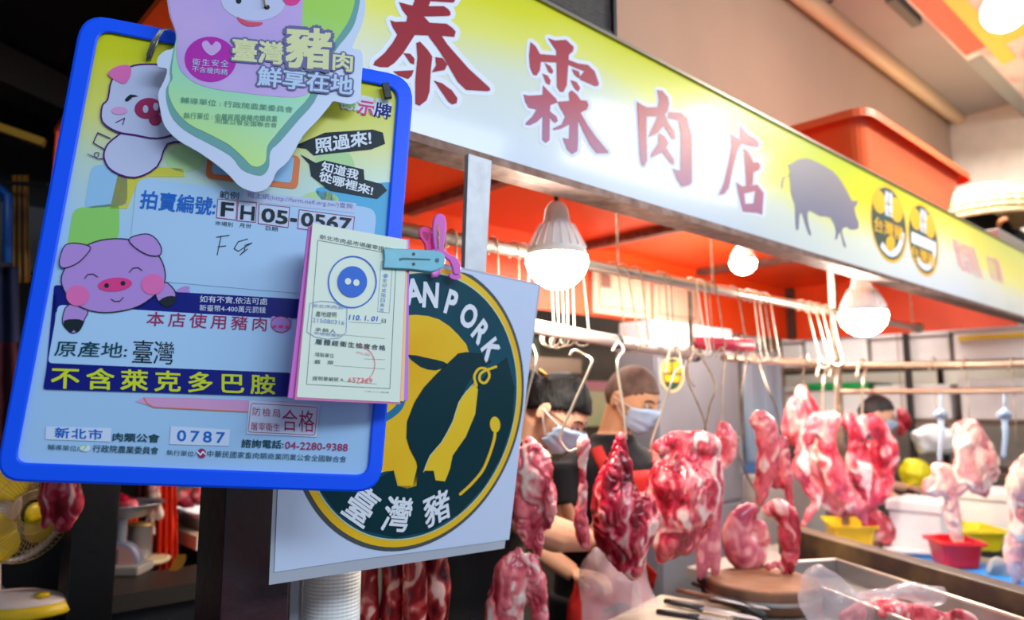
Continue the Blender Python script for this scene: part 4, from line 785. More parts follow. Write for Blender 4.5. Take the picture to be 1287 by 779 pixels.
meat('pork_belly', 'peach coloured fatty cut cut off by the right edge of the photo', [[(1292,575,12),(1292,600,22),(1288,640,20),(1284,685,18),(1280,720,12),(1279,738,5)], [(1304,600,20),(1304,680,20)]], 3.05, 'pale', G1, seed=15, fold=1.4)
# cured sausages
for i, (x, dx, y1) in enumerate(((462, -2, 800), (493, 2, 792), (522, -1, 806), (548, 3, 798))):
    d = 1.52 + .02 * (i % 2)
    meat('cured_sausage', 'dark red cured sausage, %s from the left below the emblem sheet' % ORD[i], [[(x + 6, 640, 3), (x + 3, 664, 8), (x, 690, 13), (x + dx, 730, 14.5), (x, y1 - 20, 14), (x + 2, y1, 7)]], d, 'sausage', 'cured sausages in a row', seed=20 + i, bulge=.4, fold=.3, flat=1.0, cat='sausage', vox=.0035)
sb = thing('sausage_rod', 'thin steel rod the cured sausages hang from behind the emblem sheet', 'rod', atd(505, 630, 1.53))
MB().tube([atd(420, 622, 1.53), atd(600, 652, 1.53)], .005, 8).build('rod', M_bar, sb)
for x in (468, 499, 528, 554): MB().tube([atd(x, 664, 1.53), atd(x, 630 + (x - 468) * .17, 1.53)], .0012, 6).build('string', mat('string', '', 0), sb)
MB().tube([atd(430, 624, 1.53), atd(430, 400, 1.53)], .004, 6).build('hanger', M_bar, sb); MB().tube([atd(590, 650, 1.53), atd(590, 420, 1.53)], .004, 6).build('hanger', M_bar, sb)
# ------------------------------------------------------------------ people
FH = Vector((.6762, .7367, 0)); RH = Vector((.7367, -.6762, 0))
class Frame:
    def __init__(s, o, fwd, tilt=0.0, roll=0.0):
        s.o = Vector(o); f = Vector(fwd).normalized(); s.x = f.cross(Vector((0, 0, 1))).normalized(); u = s.x.cross(f)
        t = math.radians(tilt); s.f = f * math.cos(t) - u * math.sin(t); s.u = u * math.cos(t) + f * math.sin(t)
    def __call__(s, x, y, z): return s.o + s.x * x + s.f * y + s.u * z
def head_r(dx, dy, dz):
    """radius of the head in a direction (x side, y forward, z up)"""
    a, b_, c = .076, .096, .112
    r = 1 / math.sqrt((dx / a) ** 2 + (dy / b_) ** 2 + (dz / c) ** 2)
    if dz < -.1: r *= 1 - .22 * min(1, (-dz - .1) * 1.3) * (abs(dx) * 1.2 + max(0, -dy) * .9)
    g = lambda x, y, z, s: math.exp(-((dx - x) ** 2 + (dy - y) ** 2 + (dz - z) ** 2) / (2 * s * s))
    r += .021 * g(0, .985, -.17, .085) + .009 * g(0, .99, .0, .09) + .005 * (g(.3, .9, .22, .12) + g(-.3, .9, .22, .12))
    r -= .009 * (g(.34, .93, .06, .12) + g(-.34, .93, .06, .12))
    r += .005 * g(0, .88, -.47, .12) + .008 * g(0, .75, -.78, .18) + .004 * (g(.5, .8, -.15, .18) + g(-.5, .8, -.15, .18))
    return r
def head_pt(F, az, el, off=0.0):
    dx, dy, dz = math.sin(az) * math.cos(el), math.cos(az) * math.cos(el), math.sin(el); r = head_r(dx, dy, dz) + off
    return F(dx * r, dy * r, dz * r)
def add_head(b, F, nu=44, nv=30):
    base = len(b.v)
    for i in range(nv + 1):
        el = -PI / 2 + PI * i / nv
        for k in range(nu): b.v.append(head_pt(F, 2 * PI * k / nu, el))
    for i in range(nv):
        for k in range(nu):
            k2 = (k + 1) % nu; b.f.append((base + i * nu + k, base + i * nu + k2, base + (i + 1) * nu + k2, base + (i + 1) * nu + k))
    for sx in (-1, 1): # ears
        c = F(sx * .078, -.008, -.008); e = Frame(c, F.f); pts = []
        for k in range(9):
            a = math.radians(-80 + 250 * k / 8); pts.append(c + F.u * (.026 * math.sin(a)) - F.f * (.014 * math.cos(a)) * 1 + F.x * sx * .008)
        b.tube(pts, [.005] * 9, 8); b.tube([c + F.u * .018, c - F.u * .022], [.011, .008], 8)
def loft(b, rings, a0=0, a1=360, seg=28, off=0.0):
    """rings: (centre, half width vector, half depth vector)"""
    full = a1 - a0 >= 360; n = seg if full else seg + 1; base = len(b.v)
    for c, x, y in rings:
        for k in range(n):
            t = math.radians(a0 + (a1 - a0) * k / seg); b.v.append(c + (x + x.normalized() * off) * math.cos(t) + (y + y.normalized() * off) * math.sin(t))
    for i in range(len(rings) - 1):
        for k in range(seg if full else seg):
            k2 = (k + 1) % n if full else k + 1; b.f.append((base + i * n + k, base + i * n + k2, base + (i + 1) * n + k2, base + (i + 1) * n + k))
    if full: b.f.append(tuple(base + k for k in reversed(range(n)))); b.f.append(tuple(base + (len(rings) - 1) * n + k for k in range(n)))
def remesh(o, vs, it=2):
    md = o.modifiers.new('r', 'REMESH'); md.mode = 'VOXEL'; md.voxel_size = vs
    sm = o.modifiers.new('s', 'SMOOTH'); sm.iterations = it; sm.factor = .5
    me = bpy.data.meshes.new_from_object(o.evaluated_get(bpy.context.evaluated_depsgraph_get())); mats = list(o.data.materials)
    o.modifiers.clear(); o.data = me; me.polygons.foreach_set('use_smooth', [True] * len(me.polygons)); return o
def hand(b, w, d, up, side):
    """palm and five curled fingers from wrist w pointing along d"""
    d = d.normalized(); up = (up - d * up.dot(d)).normalized(); x = d.cross(up) * side
    b.tube([w, w + d * .035, w + d * .075], [.024, .032, .028], 12, flat=.5, flatdir=up)
    for k, (o, L) in enumerate(((.026, .058), (.009, .066), (-.009, .062), (-.026, .048))):
        p = w + d * .078 + x * o; b.tube([p - d * .02, p, p + d * L * .4 - up * .006, p + d * L * .7 - up * .022, p + d * L * .82 - up * .045], [.009, .009, .0085, .008, .006], 8)
    p = w + d * .025 + x * .026; b.tube([p, p + x * .022 + d * .018 - up * .006, p + x * .03 + d * .042 - up * .016, p + x * .026 + d * .062 - up * .024], [.012, .011, .009, .007], 8)
M_hair = mat('black_hair', '#0a0809', .6, spec=.25, bump=.5, bscale=120, stretch=(1, 1, .3)); M_stub = mat('shaved_hair', '#5a4136', .75, color2='#7a5c4c', vscale=30); M_mask = mat('mask_blue', '#b4cbe6', .65); M_strap = mat('mask_strap', '#e6e8ec', .6)
M_shirt = mat('black_cotton', '#0a0a0c', .8, bump=.1, bscale=30); M_apron = mat('red_apron', '#e0281c', .6, var=.08, vscale=6); M_maroon = mat('maroon_apron', '#a01c26', .65); M_trous = mat('dark_trousers', '#15161c', .8)
M_eye = mat('eye_dark', '#140c0a', .2); M_glass = mat('glasses_frame', '#6c3a20', .3)
def skin(n, c): return mat(n, c, .5, sss=.12, var=.05, vscale=12)
def hair_shell(F, off, thr, name, m, root, rough=0.0, nu=56, nv=36):
    b = MB(); idx = {}
    def V(k, i):
        if (k, i) not in idx:
            az = 2 * PI * (k % nu) / nu; el = -PI / 2 + PI * i / nv; idx[(k, i)] = len(b.v)
            p = head_pt(F, az, el, off + rough * noise.noise(Vector((az * 3, el * 5, 1)))); b.v.append(p)
        return idx[(k, i)]
    for i in range(nv):
        for k in range(nu):
            az = 2 * PI * (k + .5) / nu; el = -PI / 2 + PI * (i + .5) / nv; dy = math.cos(az) * math.cos(el); dz = math.sin(el)
            if dz > thr(dy, abs(math.sin(az))): b.f.append((V(k, i), V((k + 1) % nu, i), V((k + 1) % nu, i + 1), V(k, i + 1)))
    o = b.build(name, m, root, smooth=True); md = o.modifiers.new('s', 'SOLIDIFY'); md.thickness = max(.003, off * .8); md.offset = -1; return o
def mask(F, root):
    b = MB(); nu, nv = 18, 12
    for i in range(nv + 1):
        for k in range(nu + 1):
            az = math.radians(-58 + 116 * k / nu); e = -8 + (-58 + 8) * i / nv + 10 * math.cos(math.radians(-58 + 116 * k / nu) * 1.5) * (1 if i < 3 else .3)
            b.v.append(head_pt(F, az, math.radians(e), .007 + .007 * math.cos(az) + .0016 * math.sin(i * PI)) + F.f * (.003 * math.sin(i * 1.6)))
    for i in range(nv):
        for k in range(nu): a = i * (nu + 1) + k; b.f.append((a, a + 1, a + nu + 2, a + nu + 1))
    o = b.build('face_mask', M_mask, root, smooth=True); o.modifiers.new('s', 'SOLIDIFY').thickness = .0015
    for sx in (-1, 1):
        ear = F(sx * .088, -.016, .0)
        for e in (-8, -48):
            q = head_pt(F, math.radians(56 * sx), math.radians(e), .006); MB().tube([q, (q + ear) / 2 + F.x * sx * .010, ear], .0014, 6).build('mask_strap', M_strap, o)
def face(F, root, m_brow):
    for sx in (-1, 1):
        e = MB(); c = head_pt(F, math.radians(21 * sx), math.radians(3), -.006); e.ball(c, .011, 12, 8); e.build('eye', mat('eye_white', '#d8ccc4', .3), root, smooth=True)
        MB().tube([head_pt(F, math.radians(a * sx), math.radians(z), .0015) for a, z in ((10, 1.5), (16, 3.5), (22, 3.8), (29, .5))], .0017, 6).build('eyelid', M_eye, root)
        MB().tube([head_pt(F, math.radians(a * sx), math.radians(z), .001) for a, z in ((8, 12), (16, 15.5), (25, 15.5), (33, 11))], [.0018, .003, .003, .001], 6).build('eyebrow', m_brow, root)
        if True: MB().tube([head_pt(F, math.radians(a * sx), math.radians(-31), .001) for a in (0, 7, 13)], [.004, .003, .001], 6).build('lip', mat('lip', '#a85c54', .5), root)
def person(label, F, root_xy, rings, arms, m_skin, m_shirt, m_apron=None, legs=True, apron_arc=(20, 160), sleeve=.5):
    root = thing('person', label, 'person', (root_xy[0], root_xy[1], 0)); b = MB(); add_head(b, F)
    nb = rings[-1][0]; b.tube([nb - Vector((0, 0, .05)), nb, F(0, -.022, -.05), F(0, -.015, 0)], [.062, .054, .052, .05], 16); loft(b, rings)
    hip = rings[0][0]; xh = rings[0][1].normalized(); legp = []
    for s in (-1, 1):
        L = [(hip + xh * .085 * s, .09), (hip + xh * .09 * s + Vector((0, 0, -.42)), .058), (Vector((hip.x, hip.y, .09)) + xh * .09 * s, .04)]; legp.append(L)
        fy = rings[0][2].normalized(); ft = Vector((hip.x, hip.y, .035)) + xh * .09 * s; b.tube([p for p, r in L], [r for p, r in L], 14); b.tube([ft - fy * .05, ft + fy * .08, ft + fy * .17], [.036, .036, .024], 10, flat=.8, flatdir=(0, 0, 1))
    for A in arms:
        b.tube([p for p, r in A[0]], [r for p, r in A[0]], 14); hand(b, A[0][-1][0], A[1], A[2], A[3])
    body = remesh(b.build('body', m_skin, root), .0055); body.name = 'body'
    # shirt, trousers, apron
    b = MB(); loft(b, rings, off=.011)
    for A in arms:
        P = A[0]; q = P[0][0].lerp(P[1][0], sleeve * 1.0); b.tube([P[0][0] + (P[0][0] - P[1][0]) * .12, P[0][0], q], [P[0][1] + .006, P[0][1] + .016, P[0][1] + .022], 14)
    remesh(b.build('shirt', m_shirt, root), .009, 4)
    b = MB()
    for L in legp: b.tube([L[0][0] + Vector((0, 0, .05)), L[0][0], L[1][0], L[2][0]], [.105, .105, .078, .066], 14)
    remesh(b.build('trousers', M_trous, root), .012, 3)
    if m_apron:
        from mathutils.bvhtree import BVHTree
        vs, fs = [], []
        for ch in root.children:
            if ch.name.startswith(('shirt', 'trousers')):
                k = len(vs); vs += [v.co + ORG[root.name] for v in ch.data.vertices]; fs += [tuple(q + k for q in f.vertices) for f in ch.data.polygons]
        bv = BVHTree.FromPolygons(vs, fs); fy = rings[3][2].normalized(); cx_ = rings[3][0]
        def cast(x, z, lift=.010):
            p = Vector((cx_.x, cx_.y, z)) + xh * x; h = bv.ray_cast(p + fy * .6, -fy)
            return (h[0] + fy * lift) if h[0] is not None else p + fy * .12
        b = MB(); zs = [.42, .55, .68, .80, .90, .98, 1.0, 1.06, 1.12, 1.18, 1.24, 1.30, 1.34]; n = 16
        for z in zs:
            wd = .175 if z < .99 else .115
            for k in range(n + 1):
                p = cast(wd * (2 * k / n - 1), max(z, .60)); p.z = z; b.v.append(p)
        for i in range(len(zs) - 1):
            for k in range(n): a = i * (n + 1) + k; b.f.append((a, a + 1, a + n + 2, a + n + 1))
        ap = b.build('apron', m_apron, root, smooth=True); sm = ap.modifiers.new('m', 'SMOOTH'); sm.iterations = 3; ap.modifiers.new('s', 'SOLIDIFY').thickness = .004
        def onshirt(px, py, lift=.010):
            r = ray(px, py).normalized(); h = bv.ray_cast(CAM, r)
            return h[0] - r * lift if h[0] is not None and (h[0] - CAM).length < 3.2 else None
        for path in (((731, 520), (735, 530), (741, 545), (749, 562), (757, 580), (764, 596), (770, 612)), ((806, 540), (811, 552), (817, 566), (823, 580), (828, 596), (832, 612))):
            pts = [p for p in (onshirt(*q) for q in path) if p is not None]
            if len(pts) > 2: MB().tube(pts, .020, 8, flat=.2, flatdir=FH).build('apron_strap', m_apron, ap)
    return root
def mk_rings(base, fwd, dat):
    f = Vector(fwd).normalized(); x = f.cross(Vector((0, 0, 1))).normalized(); return [(Vector((base.x, base.y, 0)) + f * y + Vector((0, 0, z)), x * a, f * b_) for z, y, a, b_ in dat]
# the shaved man in the red apron
fm = (RH * .78 - FH * .62).normalized(); hc = atd(793, 500, 2.50); FM = Frame(hc, fm, 24)
ft = (RH * .42 - FH * .90).normalized(); base = Vector((hc.x, hc.y, 0)) - fm * .07 - ft * .03
rgs = mk_rings(base, ft, [(.86, -.08, .165, .115), (1.0, -.08, .150, .11), (1.15, -.05, .165, .12), (1.27, -.02, .20, .125), (1.345, 0, .20, .105), (1.385, .0, .15, .085), (1.42, .01, .08, .07), (1.45, .03, .06, .06)])
xm = rgs[0][1].normalized()
sL = rgs[4][0] + xm * .19; sR = rgs[4][0] - xm * .19
arms = [([(sR + Vector((0, 0, -.02)), .050), (atd(700, 612, 2.42), .042), (atd(722, 660, 2.36), .032), (atd(738, 674, 2.32), .026)], atd(765, 680, 2.30) - atd(738, 674, 2.32), Vector((0, 0, 1)), 1),
        ([(sL + Vector((0, 0, -.02)), .050), (sL + xm * .05 - Vector((0, 0, .24)) + fm * .05, .042), (atd(832, 650, 2.36), .032), (atd(815, 662, 2.33), .026)], atd(800, 672, 2.31) - atd(815, 662, 2.33), Vector((0, 0, 1)), -1)]
man = person('man with shaved head, blue face mask, black shirt and red apron, looking down', FM, base, rgs, arms, skin('skin_tan', '#d49a70'), M_shirt, M_apron)
hair_shell(FM, .0025, lambda y, x: -.16 + .78 * y + .15 * x, 'shaved_hair', M_stub, man); mask(FM, man); face(FM, man, mat('brow_brown', '#3a2820', .7))
t = rgs[3]; apc = t[0] + t[2] * 1.35
# the woman in front of him
fw = (RH * .93 - FH * .30).normalized(); hc = atd(697, 516, 2.16); FWm = Frame(hc, fw, 38)
base = Vector((hc.x, hc.y, 0)) - fw * .20 + FH * .03
rgs = mk_rings(base, fw, [(.84, -.10, .165, .125), (.98, -.08, .150, .12), (1.12, -.04, .165, .12), (1.25, .02, .175, .12), (1.33, .055, .170, .10), (1.375, .08, .12, .08), (1.41, .10, .07, .066), (1.44, .13, .055, .055)])
xw = rgs[0][1].normalized(); sR = rgs[4][0] + xw * .165; sL = rgs[4][0] - xw * .165
arms = [([(sR - Vector((0, 0, .02)), .048), (atd(672, 662, 2.06), .050), (atd(700, 672, 2.08), .050), (atd(738, 678, 2.13), .034)], atd(775, 682, 2.17) - atd(738, 678, 2.13), Vector((0, 0, 1)), -1),
        ([(sL - Vector((0, 0, .02)), .046), (sL - Vector((0, 0, .24)) + fw * .05, .042), (sL - Vector((0, 0, .30)) + fw * .16, .028)], fw + xw * .3, Vector((0, 0, 1)), 1)]
wom = person('woman with black hair, glasses and pale face mask in a black shirt, head bent', FWm, base, rgs, arms, skin('skin_fair', '#e2aa88'), M_shirt, None, sleeve=.55)
hair_shell(FWm, .009, lambda y, x: -.06 + .66 * y + .14 * x, 'hair', M_hair, wom, .005); mask(FWm, wom); face(FWm, wom, M_hair)
MB().ball(FWm(0, -.115, .02), .038, 14, 10, (1, 1, 1)).build('hair_bun', M_hair, wom, smooth=True); MB().tube([FWm(.05, -.07, .075), FWm(.03, -.10, .07)], .006, 8).build('hair_clip', mat('clip_gold', '#e0a040', .25, metal=.8), wom)
for sx in (-1, 1):
    ring = [head_pt(FWm, math.radians(22 * sx) + math.radians(13) * math.cos(a), math.radians(0) + math.radians(11) * math.sin(a), .012) for a in [2 * PI * k / 14 for k in range(15)]]
    MB().tube(ring + [ring[1]], .0013, 6, cap=False).build('glasses_rim', M_glass, wom); MB().tube([ring[0 if sx > 0 else 7], FWm(.084 * sx, .0, .004)], .0013, 6).build('glasses_arm', M_glass, wom)
# the far man at the end of the stall
ff = (RH * .95 - FH * .25).normalized(); hc = atd(1101, 521, 4.35); FF = Frame(hc, ff, 22)
base = Vector((hc.x, hc.y, 0)) - ff * .10
rgs = mk_rings(base, ff, [(.84, -.08, .165, .12), (.98, -.07, .155, .115), (1.12, -.04, .165, .12), (1.24, -.01, .18, .125), (1.32, .01, .18, .105), (1.36, .03, .13, .085), (1.40, .05, .08, .07), (1.43, .07, .06, .06)])
xf = rgs[0][1].normalized(); sR = rgs[4][0] + xf * .18; sL = rgs[4][0] - xf * .18
arms = [([(sR - Vector((0, 0, .02)), .05), (atd(1108, 618, 4.15), .045), (atd(1140, 640, 4.05), .032)], atd(1160, 646, 4.05) - atd(1140, 640, 4.05), Vector((0, 0, 1)), -1),
        ([(sL - Vector((0, 0, .02)), .05), (sL - Vector((0, 0, .24)) + ff * .08, .042), (sL - Vector((0, 0, .27)) + ff * .26, .03)], ff, Vector((0, 0, 1)), 1)]
far = person('distant man with grey hair, pale mask and dark grey shirt handling meat', FF, base, rgs, arms, skin('skin_far', '#d8a488'), mat('grey_shirt', '#3c424c', .8), None, sleeve=.45)
hair_shell(FF, .007, lambda y, x: .12 + .62 * y + .12 * x, 'hair', mat('grey_hair', '#1c1a1c', .6, bump=.4, bscale=90), far, .003); mask(FF, far); face(FF, far, M_hair)
# ------------------------------------------------------------------ counters
M_ss = mat('stainless', '#a8a4a2', .32, metal=.75, var=.1, vscale=5); M_ledge = mat('worn_ledge', '#3e2a22', .5, color2='#75603a', vscale=4, thr=(.45, .7), bump=.1)
M_wood = mat('block_wood', '#b07c58', .6, color2='#8a5c40', vscale=9, bump=.15); M_woodd = mat('block_side', '#6a4630', .7, var=.2, vscale=20)
ct = thing('meat_counter', 'steel topped butcher counter under the hanging cuts', 'counter', (2.2, 1.0, 0))
MB().box((1.60, .50, .905), (2.72, 1.36, .945)).build('counter_top', M_ss, ct, bevel=.004)
MB().box((1.64, .56, .12), (2.68, 1.32, .905)).build('cabinet_body', mat('counter_panel', '#4e4a48', .5, metal=.4, var=.1), ct)
for x, y in ((1.68, .60), (2.62, .60), (1.68, 1.28), (2.62, 1.28)): MB().box((x - .025, y - .025, 0), (x + .025, y + .025, .12)).build('leg', M_ss, ct)
L0, L1 = Vector((2.935, 1.53, 1.0)), Vector((2.29, .42, 1.0))
lg = thing('counter_ledge', 'worn brown and olive metal ledge between the meat tray and the blue cloth', 'ledge', (2.6, 1.0, .95))
MB().beam(L0, L1, .075, .12).build('ledge_board', M_ledge, lg, bevel=.006)
dn = (L1 - L0).normalized(); sd = Vector((-dn.y, dn.x, 0)); sd = -sd if sd.x > 0 else sd
ty = thing('meat_tray', 'shallow stainless tray with a bright rim before the brown ledge', 'tray', (2.3, .9, .945))
T0, T1 = L0 + dn * .42 + sd * .07, L1 + sd * .07
for a, b2, nm in ((T0, T1, 'tray_wall'), (T0 + sd * .30, T1 + sd * .30, 'tray_wall'), (T0, T0 + sd * .30, 'tray_wall'), (T1, T1 + sd * .30, 'tray_wall')):
    MB().beam((a.x, a.y, .975), (b2.x, b2.y, .975), .006, .056).build(nm, M_ss, ty); MB().tube([(a.x, a.y, 1.004), (b2.x, b2.y, 1.004)], .005, 8).build('tray_rim', M_bar, ty)
MB().prism([Vector((p.x, p.y, .9465)) for p in (T0, T1, T1 + sd * .30, T0 + sd * .30)], (0, 0, .003)).build('tray_floor', M_ss, ty)
# chopping block and knives
bc = onZ(958, 726, 1.02)
cb = thing('chopping_block', 'thick round wooden chopping block stained by meat', 'chopping block', (bc.x, bc.y, .946))
MB().lathe((bc.x, bc.y, .946), [(.150, 0), (.165, .004), (.168, .03), (.168, .060), (.163, .068)], 40).build('block', M_woodd, cb, smooth=True)
MB().lathe((bc.x, bc.y, 1.014), [(.163, 0), (.158, .004), (.01, .005)], 40).build('cutting_face', M_wood, cb)
MB().lathe((bc.x, bc.y, .975), [(.171, 0), (.1725, .004), (.171, .012)], 40, cap=False).build('steel_band', M_ss, cb)
cbp = onZ(800, 766, .955)
tag(MB().box((-.19, -.13, 0), (.19, .13, .014), Matrix.Translation((cbp.x + .02, cbp.y - .12, .946)) @ Matrix.Rotation(.2, 4, 'Z')).build('cutting_board', mat('cream_board', '#ddc8ac', .5, var=.05), bevel=.003), 'cream plastic cutting board near the bottom edge under the knives', 'cutting board')
def knife(px0, px1, z, m_h, lab, hl=.12, bl=.18, w=.035):
    p, q = onZ(*px0, z), onZ(*px1, z); d = (q - p).normalized(); t = thing('knife', lab, 'knife', p, 'knives by the chopping block')
    MB().tube([p, p + d * hl * .3, p + d * hl * .7, p + d * hl], [.010, .012, .011, .013], 10, flat=.7, flatdir=(0, 0, 1)).build('handle', m_h, t, smooth=True)
    s = d.cross(Vector((0, 0, 1))); b0 = p + d * hl
    MB().prism([b0 + s * w * .4, b0 + d * bl * .8 + s * w * .4, b0 + d * bl + s * w * .1, b0 + d * bl * .85 - s * w * .45, b0 - s * w * .5], (0, 0, .002)).build('blade', M_steel, t)
knife((852, 742), (900, 752), .985, mat('brown_handle', '#7c4a2c', .5), 'knife with a brown wooden handle, topmost of the pile')
knife((836, 755), (900, 768), .972, M_black, 'knife with a ribbed black handle in the pile middle')
knife((826, 768), (900, 779), .966, mat('dark_handle', '#20181a', .4), 'black handled knife nearest the bottom edge')
knife((872, 733), (930, 752), .975, mat('dark_handle', '', 0), 'large black cleaver handle leaning beside the chopping block', .14, .14, .06)
sh = onZ(905, 748, .975); tag(MB().tube([onZ(880, 728, 1.0), onZ(905, 745, .985), onZ(960, 775, .972)], [.013, .014, .012], 12).build('sharpening_steel', M_black, smooth=True), 'black handled sharpening steel lying against the block', 'sharpener')
# plastic bags
M_bag = mat('clear_bag', '#f6e8ee', .12, trans=.4, alpha=.38, spec=.9, bump=.5, bscale=16)
def crumple(name, lab, limbs, d, amp=.010, seed=3, m=None, cat='bag', flat=.5):
    b = MB()
    for L in limbs:
        L = smooth_poly(L, 5, False); pts = [atd(x, y, d) for x, y, r in L]; b.tube(pts, [r * d / FPX for x, y, r in L], 40, flat=flat, flatdir=FW)
    for i, v in enumerate(b.v):
        q = v * 14 + Vector((seed, seed * 2, 0)); b.v[i] = v + Vector((noise.noise(q), noise.noise(q + Vector((5, 0, 0))), noise.noise(q + Vector((0, 5, 0))))) * amp * 2.2 + Vector((1, 0, 0)) * abs(noise.noise(Vector((v.x * 50, v.y * 50, v.z * 9)))) * amp
    o = b.build(name, m or M_bag, smooth=True); o.modifiers.new('s', 'SUBSURF').render_levels = 1; return tag(o, lab, cat)
crumple('plastic_bag', 'clear crumpled plastic bag with meat juice hanging before the red apron', [[(752, 690, 10), (750, 715, 24), (765, 750, 38), (775, 800, 42)]], 2.12)
crumple('plastic_bag', 'small white knotted plastic bag at the bottom beside the red apron', [[(806, 700, 6), (806, 735, 12), (812, 768, 18)]], 2.16, seed=8)
crumple('plastic_bag', 'clear plastic bag slumped between the chopping block and the tray', [[(1018, 716, 14), (1030, 740, 28), (1060, 775, 36), (1090, 800, 30)]], 1.98, seed=5)
crumple('plastic_sheet', 'clear plastic film lying over the meat in the tray', [[(1075, 752, 5), (1100, 748, 9), (1140, 745, 12), (1190, 752, 12)]], 2.06, seed=9, cat='plastic film', flat=.8)
meat('pork_piece', 'pale pink pork lying in the steel tray under the plastic film', [[(1060, 775, 9), (1100, 768, 13), (1150, 772, 14), (1190, 782, 12)]], 2.02, 'pink', 'pork pieces lying in the tray', seed=31)
meat('pork_piece', 'small round red pork piece in the middle of the tray', [[(1108, 772, 7), (1125, 768, 11), (1140, 776, 9)]], 1.94, 'red', 'pork pieces lying in the tray', seed=32)
meat('pork_piece', 'pointed red pork scrap at the right end of the tray', [[(1195, 779, 6), (1202, 770, 6), (1225, 783, 8)]], 1.94, 'red', 'pork pieces lying in the tray', seed=33)
ZS = .80
# second counter with the blue cloth
c2 = thing('side_counter', 'low side counter spread with a blue cloth behind the brown ledge', 'counter', (3.6, 1.3, 0))
MB().box((2.98, 1.02, ZS - .045), (4.25, 2.05, ZS)).build('counter_top', mat('pale_top', '#a49a92', .5), c2); MB().prism([Vector(p) for p in ((2.72, .55, ZS - .045), (4.25, .55, ZS - .045), (4.25, 1.02, ZS - .045), (3.0, 1.02, ZS - .045))], (0, 0, .045)).build('counter_top', mat('pale_top', '', 0), c2)
MB().box((3.02, .62, 0), (4.21, 2.0, ZS - .045)).build('cabinet_body', mat('side_panel', '#3c3836', .6), c2)
b = MB(); nx, ny = 30, 24
for i in range(nx + 1):
    for j in range(ny + 1):
        x = 3.10 + .95 * i / nx; y = .62 + .80 * j / ny; b.v.append(Vector((x + (1.02 - .4) * 0, y, ZS + .004 + .006 * (1 + noise.noise(Vector((x * 9, y * 9, 0)))))))
for i in range(nx):
    for j in range(ny): a = i * (ny + 1) + j; b.f.append((a, a + ny + 1, a + ny + 2, a + 1))
tag(b.build('blue_cloth', mat('blue_cloth', '#2c8ce0', .5, var=.1, vscale=5), smooth=True, recalc=False), 'wrinkled bright blue cloth over the side counter', 'cloth')
def tub(name, lab, c, wx, wy, h, m, taper=.80, rim=.008, cat='basket', ang=0.0, slots=0):
    t = thing(name, lab, cat, c); R_ = Matrix.Rotation(ang, 4, 'Z'); q = lambda x, y, z: Vector(c) + R_ @ Vector((x, y, z))
    rr_ = lambda a, b_, z: [q(p[0], p[1], z) for p in rrect([(-a, -b_), (a, -b_), (a, b_), (-a, b_)], min(a, b_) * .3, 5)]
    b = MB(); n = len(rr_(1, 1, 0)); lv = [rr_(wx * taper, wy * taper, 0), rr_(wx, wy, h), rr_(wx + rim * 2, wy + rim * 2, h), rr_(wx + rim * 2, wy + rim * 2, h - rim * 1.6)]
    for l in lv: b.v += l
    for i in range(3):
        for k in range(n): k2 = (k + 1) % n; b.f.append((i * n + k, i * n + k2, (i + 1) * n + k2, (i + 1) * n + k))
    b.f.append(tuple(range(n))); o = b.build('tub_body', m, t); s = o.modifiers.new('s', 'SOLIDIFY'); s.thickness = .003
    for sx in (-1, 1): MB().box((sx * (wx + rim) - .012, -.03, h - .012), (sx * (wx + rim) + .012, .03, h + .004), Matrix.Translation(c) @ R_).build('grip', m, t)
    return t
M_redb = mat('red_plastic', '#e01c28', .35); M_yelb = mat('yellow_plastic', '#f0dc20', .4)
tub('basket', 'small red plastic tub on the blue cloth below the pale knuckle', onZ(1201, 708, ZS + .018), .10, .085, .11, M_redb, ang=.7)
tub('basket', 'small yellow plastic tub just behind the red one', onZ(1222, 690, ZS + .018) + Vector((.10, .02, 0)), .14, .10, .10, M_yelb, ang=.7)
tub('basket', 'yellow plastic crate standing behind the pale knuckle', onZ(1078, 655, ZS) * 0 + Vector((3.98, 1.72, ZS + .001)), .15, .10, .14, mat('yellow_crate', '#f4c81c', .4), ang=.6)
crumple('plastic_bag', 'grey plastic bag slumped on the cloth by the right edge', [[(1240, 714, 9), (1262, 716, 15), (1290, 726, 16)]], 3.2, seed=12, m=mat('grey_bag', '#a8aaa6', .4))
tag(MB().box((-.13, -.10, 0), (.13, .10, .015), Matrix.Translation(onZ(1135, 690, ZS + .018)) @ Matrix.Rotation(.5, 4, 'Z')).build('cutting_board', mat('white_board', '#e4e8ec', .4), bevel=.003), 'white cutting board lying on the blue cloth behind the pork ham', 'cutting board')
meat('pork_ham', 'tan and red ham lying cut side up before the distant man', [[(1092, 646, 10), (1105, 662, 18), (1125, 670, 14), (1134, 672, 8)]], 3.75, 'red', None, seed=34, fold=.7)
def foam_box(name, lab, lo, hi, m, lidc=None, grp='foam boxes on the far shelves', label_strip=None):
    t = thing(name, lab, 'box', ((lo[0] + hi[0]) / 2, (lo[1] + hi[1]) / 2, lo[2]), grp); zt = hi[2] - (hi[2] - lo[2]) * .22
    MB().box(lo, (hi[0], hi[1], zt)).build('box_body', m, t, bevel=.012); MB().box((lo[0] - .012, lo[1] - .012, zt + .002), (hi[0] + .012, hi[1] + .012, hi[2])).build('lid', lidc or m, t, bevel=.012)
    return t
M_foam = mat('white_foam', '#f4f2f0', .7, bump=.1, bscale=90); M_foam2 = mat('grey_foam', '#e4deda', .7, var=.05)
c = atd(1162, 662, 3.75); foam_box('foam_box', 'open white box standing behind the tan ham', (c.x - .14, c.y - .12, ZS + .002), (c.x + .14, c.y + .12, 1.07), M_foam, grp=None)
